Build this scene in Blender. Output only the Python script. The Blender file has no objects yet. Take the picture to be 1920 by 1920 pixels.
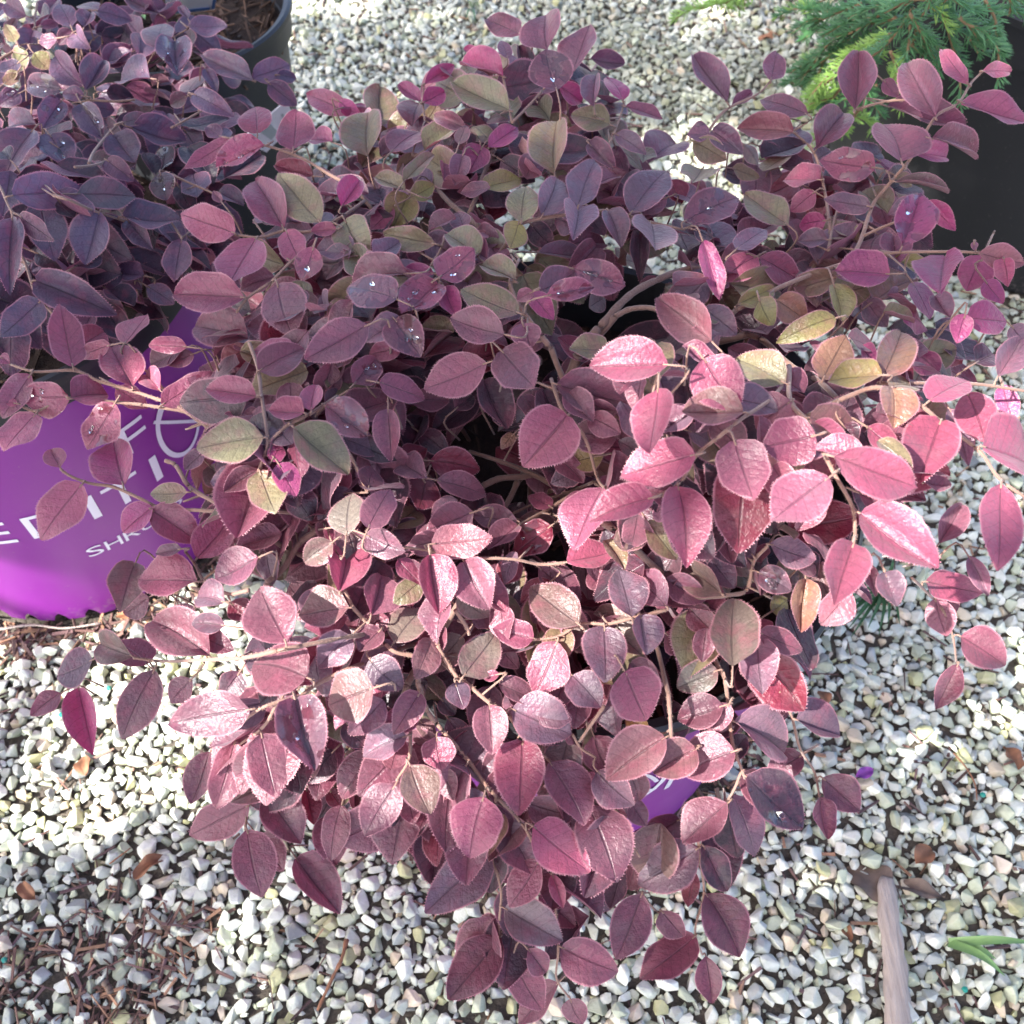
import bpy, bmesh, math, random
import numpy as np
from mathutils import Vector, Matrix
random.seed(7); rng = np.random.default_rng(7)
scene = bpy.context.scene; COL = scene.collection
# ---------------------------------------------------------------- camera, sky, sun, exposure
CAM_H, PITCH, FPX = 0.775, math.radians(55), 1925.0
cam_d = bpy.data.cameras.new('camera'); cam = bpy.data.objects.new('camera', cam_d); COL.objects.link(cam)
cam.location = (0, 0, CAM_H); cam.rotation_euler = (math.pi/2 - PITCH, 0, 0)
cam_d.sensor_width = 36; cam_d.lens = 36*FPX/1920; cam_d.clip_start = .01; cam_d.clip_end = 300
cam_d.dof.use_dof = True; cam_d.dof.focus_distance = .53; cam_d.dof.aperture_fstop = 17
scene.camera = cam
SUN = Vector((-.85, -.5, 1.0)).normalized()              # direction towards the sun
world = bpy.data.worlds.new('World'); scene.world = world; world.use_nodes = True
wn = world.node_tree.nodes; bg = wn['Background']
sky = wn.new('ShaderNodeTexSky'); sky.sky_type = 'NISHITA'; sky.sun_disc = False
sky.sun_elevation = math.asin(SUN.z); sky.sun_rotation = math.atan2(SUN.x, SUN.y)
world.node_tree.links.new(sky.outputs[0], bg.inputs[0]); bg.inputs[1].default_value = .15; sky.air_density = .5; sky.dust_density = 3.; sky.ozone_density = .6
sun_d = bpy.data.lights.new('sun', 'SUN'); sun_d.energy = 3.7; sun_d.angle = math.radians(.55); sun_d.color = (1, .965, .92)
sun = bpy.data.objects.new('sun', sun_d); COL.objects.link(sun); sun.rotation_euler = SUN.to_track_quat('Z', 'Y').to_euler()
scene.view_settings.view_transform = 'Standard'; scene.view_settings.look = 'None'
scene.view_settings.exposure = 2.3; scene.view_settings.gamma = 1
# ---------------------------------------------------------------- helpers
CT, ST = math.cos(math.pi/2 - PITCH), math.sin(math.pi/2 - PITCH)
def ray(x, y):
    a, b = (x-960)/FPX, (960-y)/FPX
    return Vector((a, CT*b + ST, ST*b - CT))
def at(x, y, z):                                          # where the sight line through a survey pixel meets height z
    d = ray(x, y); return Vector((0, 0, CAM_H)) + d*((z-CAM_H)/d.z)
def proj(p):
    v = Vector(p) - Vector((0, 0, CAM_H)); Y = CT*v.y + ST*v.z; Z = -ST*v.y + CT*v.z
    return 960 + FPX*v.x/-Z, 960 - FPX*Y/-Z
def height(x, y, pts):
    n = d = 0
    for a, b, z in pts:
        w = 1/((x-a)**2 + (y-b)**2 + 900)**1.7; n += w*z; d += w
    return n/d
def tag(o, label=None, cat=None, group=None, kind=None):
    if label: o['label'] = label
    if cat: o['category'] = cat
    if group: o['group'] = group
    if kind: o['kind'] = kind
    return o
def empty(name, loc=(0, 0, 0), parent=None):
    o = bpy.data.objects.new(name, None); COL.objects.link(o); o.location = loc; o.parent = parent; o.empty_display_size = .02
    return o
def mesh(name, V, F, smooth=True, attrs=None, mats=()):
    m = bpy.data.meshes.new(name); m.from_pydata([tuple(v) for v in V] if not isinstance(V, np.ndarray) else V.tolist(), [], F)
    if attrs:
        for k, (typ, arr) in attrs.items():
            a = m.attributes.new(k, typ, 'POINT')
            a.data.foreach_set('color' if typ == 'FLOAT_COLOR' else 'vector' if typ == 'FLOAT_VECTOR' else 'value', np.asarray(arr, dtype=np.float32).ravel())
    if smooth: m.polygons.foreach_set('use_smooth', np.ones(len(m.polygons), dtype=bool))
    for x in mats: m.materials.append(x)
    m.update(); return m
def obj(name, me, parent=None):
    o = bpy.data.objects.new(name, me); COL.objects.link(o); o.parent = parent
    return o
def big_mesh(name, V, T, smooth, attrs, mats):            # triangles only, numpy arrays
    m = bpy.data.meshes.new(name); n = len(T)
    m.vertices.add(len(V)); m.vertices.foreach_set('co', np.asarray(V, np.float32).ravel())
    m.loops.add(3*n); m.loops.foreach_set('vertex_index', np.asarray(T, np.int32).ravel())
    m.polygons.add(n); m.polygons.foreach_set('loop_start', np.arange(0, 3*n, 3, dtype=np.int32))
    try: m.polygons.foreach_set('loop_total', np.full(n, 3, dtype=np.int32))
    except Exception: pass
    m.polygons.foreach_set('use_smooth', np.full(n, smooth))
    for k, (typ, arr) in attrs.items():
        a = m.attributes.new(k, typ, 'POINT')
        a.data.foreach_set('color' if typ == 'FLOAT_COLOR' else 'vector', np.asarray(arr, np.float32).ravel())
    for x in mats: m.materials.append(x)
    m.update(calc_edges=True); m.validate(); return m
class N:                                                  # small node builder
    def __init__(s, name):
        s.m = bpy.data.materials.new(name); s.m.use_nodes = True; s.t = s.m.node_tree; s.n = s.t.nodes
        s.b = s.n['Principled BSDF']; s.out = s.n['Material Output']
    def __call__(s, typ, ins=None, **kw):
        x = s.n.new('ShaderNode'+typ)
        for k, v in kw.items(): setattr(x, k, v)
        for k, v in (ins or {}).items(): s.put(x.inputs[k], v)
        return x
    def put(s, sock, v):
        if isinstance(v, bpy.types.NodeSocket): s.t.links.new(v, sock)
        elif isinstance(v, bpy.types.Node): s.t.links.new(v.outputs[0], sock)
        else: sock.default_value = v
    def math(s, op, a, b=None, clamp=False):
        x = s.n.new('ShaderNodeMath'); x.operation = op; x.use_clamp = clamp; s.put(x.inputs[0], a)
        if b is not None: s.put(x.inputs[1], b)
        return x.outputs[0]
    def mix(s, f, a, b, blend='MIX'):
        x = s.n.new('ShaderNodeMix'); x.data_type = 'RGBA'; x.blend_type = blend; s.put(x.inputs[0], f); s.put(x.inputs[6], a); s.put(x.inputs[7], b)
        return x.outputs[2]
    def ramp(s, v, lo, hi, a=0., b=1.):
        x = s.n.new('ShaderNodeMapRange'); x.interpolation_type = 'SMOOTHSTEP'
        for i, q in enumerate((v, lo, hi, a, b)): s.put(x.inputs[i], q)
        return x.outputs[0]
    def noise(s, scale, vec=None, detail=3., rough=.5, col=False):
        x = s.n.new('ShaderNodeTexNoise'); x.inputs['Scale'].default_value = scale; x.inputs['Detail'].default_value = detail; x.inputs['Roughness'].default_value = rough
        s.put(x.inputs['Vector'], vec if vec is not None else s.pos())
        return x.outputs['Color' if col else 'Fac']
    def pos(s): return s('NewGeometry').outputs['Position']
    def objco(s): return s('TexCoord').outputs['Object']
    def bump(s, h, strength=.5, dist=.001):
        x = s.n.new('ShaderNodeBump'); x.inputs['Strength'].default_value = strength; x.inputs['Distance'].default_value = dist
        s.put(x.inputs['Height'], h); s.put(s.b.inputs['Normal'], x.outputs[0]); return x.outputs[0]
    def set(s, **kw):
        for k, v in kw.items(): s.put(s.b.inputs[k.replace('_', ' ')], v)
        return s.m
def rgba(c, a=1.): return (c[0], c[1], c[2], a)
def simple(name, c, rough=.6, nscale=80, namt=.25, bump=.3, dist=.0006, **kw):
    s = N(name); n = s.noise(nscale, detail=5)
    s.set(Base_Color=s.mix(n, rgba([x*(1-namt) for x in c]), rgba([min(1, x*(1+namt)) for x in c])), Roughness=rough, **kw)
    if bump: s.bump(s.noise(nscale*6, detail=4), bump, dist)
    return s.m
# ---------------------------------------------------------------- materials
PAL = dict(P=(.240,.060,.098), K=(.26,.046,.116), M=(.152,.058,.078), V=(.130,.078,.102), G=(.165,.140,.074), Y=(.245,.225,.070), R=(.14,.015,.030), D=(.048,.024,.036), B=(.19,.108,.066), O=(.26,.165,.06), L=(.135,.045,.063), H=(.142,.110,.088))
def leaf_material(name, from_object):
    s = N(name)
    if from_object:
        oi = s('ObjectInfo'); tint, alpha, rnd = oi.outputs['Color'], oi.outputs['Alpha'], oi.outputs['Random']
    else:
        a = s('Attribute', attribute_name='tint'); tint, alpha, rnd = a.outputs['Color'], a.outputs['Alpha'], .37
    sep = s('SeparateXYZ', {0: s('Attribute', attribute_name='luv').outputs['Vector']})
    sx, t, fr = sep.outputs[0], sep.outputs[1], sep.outputs[2]
    a = s.math('ABSOLUTE', sx)
    mid = s.ramp(a, .015, .07, 1., 0.)
    wob = s.math('MULTIPLY', s.noise(120., detail=1), .05)
    ph = s.math('FRACT', s.math('MULTIPLY', s.math('ADD', s.math('SUBTRACT', t, s.math('MULTIPLY', a, .2)), wob), 6.5))
    d = s.math('MULTIPLY', s.math('ABSOLUTE', s.math('SUBTRACT', ph, .5)), 2.)
    side = s.ramp(d, .88, .99)
    vein = s.math('MAXIMUM', mid, s.math('MULTIPLY', side, .75))
    mott = s.noise(95., detail=4, rough=.6); fine = s.noise(700., detail=2)
    c = s.mix(s.ramp(mott, .42, .70, 0., .6), tint, s.mix(.55, tint, (.27, .060, .10, 1)))
    c = s.mix(s.ramp(s.noise(60., detail=2), .52, .7, 0., .35), c, s.mix(.5, tint, (.20, .17, .16, 1)))
    c = s.mix(1., c, s.mix(fine, (.74, .72, .74, 1), (1.28, 1.26, 1.26, 1)), 'MULTIPLY')
    c = s.mix(s.math('MULTIPLY', vein, .72), c, s.mix(1., c, (.50, .46, .52, 1), 'MULTIPLY'))
    c = s.mix(s.ramp(a, .90, 1.0, 0., .75), c, (.42, .19, .22, 1))
    geo = s('NewGeometry')
    c = s.mix(s.math('MULTIPLY', geo.outputs['Backfacing'], .5), c, (.32, .12, .14, 1))
    c = s.mix(fr, c, (.58, .30, .34, 1))
    wet = s.math('MULTIPLY', s.math('SUBTRACT', 1., alpha), s.ramp(s.noise(110., detail=2), 0.53, .60))
    c = s.mix(wet, c, s.mix(1., c, (.62, .5, .52, 1), 'MULTIPLY'))
    rough = s.math('SUBTRACT', s.math('ADD', .25, s.math('MULTIPLY', fine, .22)), s.math('MULTIPLY', wet, .3))
    s.set(Base_Color=c, Roughness=rough, Sheen_Weight=s.math('SUBTRACT', .15, s.math('MULTIPLY', wet, .15)), Sheen_Roughness=.5, Sheen_Tint=(1, .90, .96, 1), Coat_Weight=wet, Coat_Roughness=.04)
    puff = s.math('SUBTRACT', 1., s.math('POWER', d, 3.))
    h = s.math('ADD', s.math('ADD', s.math('MULTIPLY', puff, .10), s.math('MULTIPLY', s.noise(420., detail=3, rough=.65), .9)), s.math('MULTIPLY', mid, -.5))
    h = s.math('MULTIPLY', h, s.math('SUBTRACT', 1., s.math('MULTIPLY', wet, .7)))
    nb = s.bump(h, .68, .0012)
    tr = s('BsdfTranslucent', {'Color': s.mix(1., c, (1.65, .9, 1.35, 1), 'MULTIPLY'), 'Normal': nb})
    ms = s('MixShader', {0: .28, 1: s.b.outputs[0], 2: tr.outputs[0]})
    s.t.links.new(ms.outputs[0], s.out.inputs[0]); return s.m
M_leaf = leaf_material('leaf_surface', True); M_leaf_mass = leaf_material('leaf_surface_mass', False)
def stem_mat(name, a, b):
    s = N(name); c = s.mix(s.noise(300., detail=4), rgba(a), rgba(b)); fr = s('Attribute', attribute_name='luv').outputs['Vector']
    s.set(Base_Color=s.mix(s('SeparateXYZ', {0: fr}).outputs[2], c, (.42, .26, .20, 1)), Roughness=.75, Sheen_Weight=.2); s.bump(s.noise(900., detail=3), .8, .0006); return s.m
M_stem = stem_mat('hairy_stem', (.18, .092, .068), (.30, .172, .125)); M_wood = stem_mat('woody_stem', (.125, .066, .050), (.22, .125, .092))
def stone_mat(name, from_object):
    s = N(name); tint = s('ObjectInfo').outputs['Color'] if from_object else s('Attribute', attribute_name='tint').outputs['Color']
    n1 = s.noise(170., detail=5, rough=.65); n2 = s.noise(900., detail=3)
    c = s.mix(s.ramp(n1, .42, .68, 0., .55), tint, s.mix(1., tint, (.80, .82, .70, 1), 'MULTIPLY'))
    c = s.mix(s.ramp(n2, .62, .78, 0., .35), c, (.30, .29, .27, 1))
    c = s.mix(s.ramp(s.noise(75., detail=2), .58, .75, 0., .4), c, (.52, .47, .32, 1))
    s.set(Base_Color=c, Roughness=.62); s.bump(s.noise(520., detail=5, rough=.65), .55, .0011); return s.m
M_stone = stone_mat('pebble_stone', True); M_stone_mass = stone_mat('gravel_stone', False)
def tinted(name, rough=.85):
    s = N(name); tint = s('Attribute', attribute_name='tint').outputs['Color']
    s.set(Base_Color=s.mix(1., tint, s.mix(s.noise(500., detail=4), (.6, .6, .6, 1), (1.35, 1.3, 1.3, 1)), 'MULTIPLY'), Roughness=rough); s.bump(s.noise(1200., detail=2), .6, .0005); return s.m
M_chip = tinted('bark_chip')
def ground_mat():
    s = N('gravel_bed'); p = s.pos()
    soil = s.mix(s.noise(140., detail=6), (.040, .032, .025, 1), (.135, .110, .085, 1))
    v = s('TexVoronoi', {'Scale': 80., 'Vector': p}); e = s('TexVoronoi', {'Scale': 80., 'Vector': p}, feature='DISTANCE_TO_EDGE')
    hue = s('SeparateColor', {0: v.outputs['Color']}).outputs[0]
    peb = s.mix(hue, (.36, .36, .31, 1), (.68, .67, .62, 1)); peb = s.mix(s.ramp(e.outputs[0], .03, .16), soil, peb)
    xyz = s('SeparateXYZ', {0: p}); q = s.math('MAXIMUM', s.math('ABSOLUTE', xyz.outputs[0]), s.math('ABSOLUTE', s.math('SUBTRACT', xyz.outputs[1], .85)))
    s.set(Base_Color=s.mix(s.ramp(q, 1.0, 1.25), soil, peb), Roughness=.8); s.bump(s.noise(300., detail=5), .8, .004); return s.m
M_ground = ground_mat()
def soil_mat():
    s = N('potting_soil'); n = s.noise(260., detail=6, rough=.7)
    s.set(Base_Color=s.mix(n, (.012, .008, .006, 1), (.075, .042, .028, 1)), Roughness=.95); s.bump(n, 1., .006); return s.m
M_soil = soil_mat()
def plastic(name, c, rough=.3, c2=None):
    s = N(name); n = s.noise(35., detail=4)
    dirt = s.ramp(s.math('ADD', s.noise(220., detail=6, rough=.7), s.ramp(s('SeparateXYZ', {0: s.pos()}).outputs[2], .0, .06, .14, 0.)), .60, .80, 0., .42)
    s.set(Base_Color=s.mix(dirt, s.mix(n, rgba(c), rgba(c2 or [x*1.2 for x in c])), (.30, .25, .22, 1)), Roughness=s.math('ADD', rough, s.math('MULTIPLY', n, .15)), Specular_IOR_Level=.5)
    s.bump(s.noise(60., detail=3), .12, .001); return s.m
M_purple = plastic('purple_plastic', (.205, .018, .238), .36, (.225, .024, .255)); M_black = plastic('black_plastic', (.016, .017, .019), .34); M_black_big = plastic('matt_black_plastic', (.011, .011, .012), .5)
M_print = plastic('printed_ink', (.68, .66, .72), .4)
M_card = plastic('white_card', (.78, .80, .82), .35); M_cardink = plastic('card_ink', (.42, .50, .48), .5); M_blue = plastic('blue_ink', (.06, .16, .38), .4)
M_needle = simple('spruce_needle', (.070, .190, .066), .45, 120, .5, 0, Sheen_Weight=.05); M_needle_new = simple('young_spruce_needle', (.25, .42, .085), .45, 120, .35, 0)
M_twig = simple('spruce_twig', (.26, .16, .08), .8)
M_green = simple('green_blade', (.15, .27, .085), .5, 90, .3, .2); M_dullgreen = simple('dull_green_blade', (.055, .14, .045), .55, 90, .3, .2)
M_dry = simple('dry_leaf', (.24, .105, .05), .7, 160, .55, .5); M_drygrey = simple('dry_grey_leaf', (.15, .105, .078), .8, 160, .45, .6)
def wood_mat():
    s = N('weathered_wood'); mp = s('Mapping', {'Vector': s.objco(), 'Scale': (160., 9., 160.)})
    g = s.noise(2.2, mp.outputs[0], 6, .65); s.set(Base_Color=s.mix(g, (.22, .165, .13, 1), (.58, .50, .43, 1)), Roughness=.85); s.bump(g, .9, .0025); return s.m
M_oldwood = wood_mat(); M_teal = plastic('teal_resin', (.01, .22, .16), .25); M_petal = simple('purple_petal', (.24, .05, .28), .5)
M_treeleaf = simple('tree_leaf', (.06, .13, .035), .5); M_bark = simple('tree_bark', (.16, .12, .09), .9, 20, .4, .9, .01)
def water_mat():
    s = N('water_drop'); return s.set(Base_Color=(1, 1, 1, 1), Roughness=.02, IOR=1.33, Transmission_Weight=1.)
M_water = water_mat()
# ---------------------------------------------------------------- traced leaves
# survey of the leaves: sheet (column,row of 3x3), then "base_x base_y tip_x tip_y width colour+layer"
# colours: P pink, K magenta, M mauve, V violet grey, G grey green, Y yellow green, R crimson, D plum darkened for leaves in shade, B brown, O orange;  w = wet
LEFT_LEAVES = {(0, 0): """150 90 20 10 110 V0;400 150 330 10 125 V0;470 155 510 65 105 V0;540 50 440 5 70 V-;550 60 745 120 110 V0;900 80 730 10 100 V-
1060 110 1005 40 50 V0;1060 150 1280 150 115 V0;880 270 900 80 175 V0;985 235 1005 470 195 Vw;1080 170 1270 320 120 V-;1425 455 1168 350 135 V0
1415 440 1635 360 150 V0;1560 420 1670 440 75 V0;1510 465 1672 595 115 V0;1090 530 1300 630 125 V+;1055 540 950 590 90 M0;1160 390 1222 515 72 V0
1060 520 1115 400 110 V-;845 440 665 460 145 Vw;790 330 800 180 140 V-;480 510 585 328 155 V+;470 485 288 305 150 V0;185 170 155 332 165 V0
322 215 215 232 82 M+;412 180 328 252 92 M0;430 190 515 312 115 V0;600 230 665 342 150 V-;550 200 662 140 85 V-;110 350 -5 415 85 V0
350 505 118 480 135 Vw;472 540 345 520 85 V+;110 520 -10 590 115 Vw;345 565 228 745 155 Vw;460 588 583 790 145 V+w;520 600 645 615 110 V-
640 758 766 935 185 V0;690 690 838 648 78 V+;742 720 1032 810 155 V0;185 730 5 982 195 V0;280 758 385 922 190 Vw;205 700 10 690 115 V-
70 1100 512 1042 215 V0;432 1090 772 1100 180 V-;600 900 742 1003 115 M0;602 940 465 985 62 V-;870 985 820 850 95 D-;900 965 960 825 100 D-w
900 972 945 1132 145 Dw;1040 735 1115 852 145 V-;1245 772 1158 715 85 V0;230 1150 300 1422 222 V-;70 1222 40 1632 175 V0;108 1212 300 1352 112 M0
560 1190 470 1487 222 V0;690 1220 1002 1270 145 V0;718 1240 868 1412 115 V0;640 1260 742 1392 115 M-;1022 1350 985 1592 158 V0;1130 1390 1150 1560 105 D-
812 1550 648 1530 112 V0;828 1608 982 1712 115 V0;205 1580 640 1762 205 V0;232 1690 8 1905 195 V0;200 1420 380 1500 140 D-;20 1540 150 1700 160 D-
620 1640 755 1750 130 D-;1118 1010 1292 900 155 D-;1000 1045 1090 1180 110 D-;1230 1080 1372 1152 95 V0;1085 1350 1180 1425 85 V-;90 235 40 150 75 Y+
150 285 60 385 120 Y0;190 300 275 390 110 Y0;20 470 110 410 70 O0;100 400 60 480 60 O0;30 190 90 110 60 B0;225 150 335 125 55 M0;1290 780 1190 700 100 V-;560 350 690 420 120 D-;320 560 400 690 110 D-
760 280 860 240 60 R-;60 900 0 840 110 D-;330 830 420 900 100 D-;700 1050 800 1160 120 D-;420 1500 560 1440 120 D-;880 1250 960 1360 110 D-
330 1130 420 1230 100 D-;900 1480 840 1580 110 D-;1190 860 1230 980 100 D-;600 520 760 560 100 D-"""}
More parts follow.
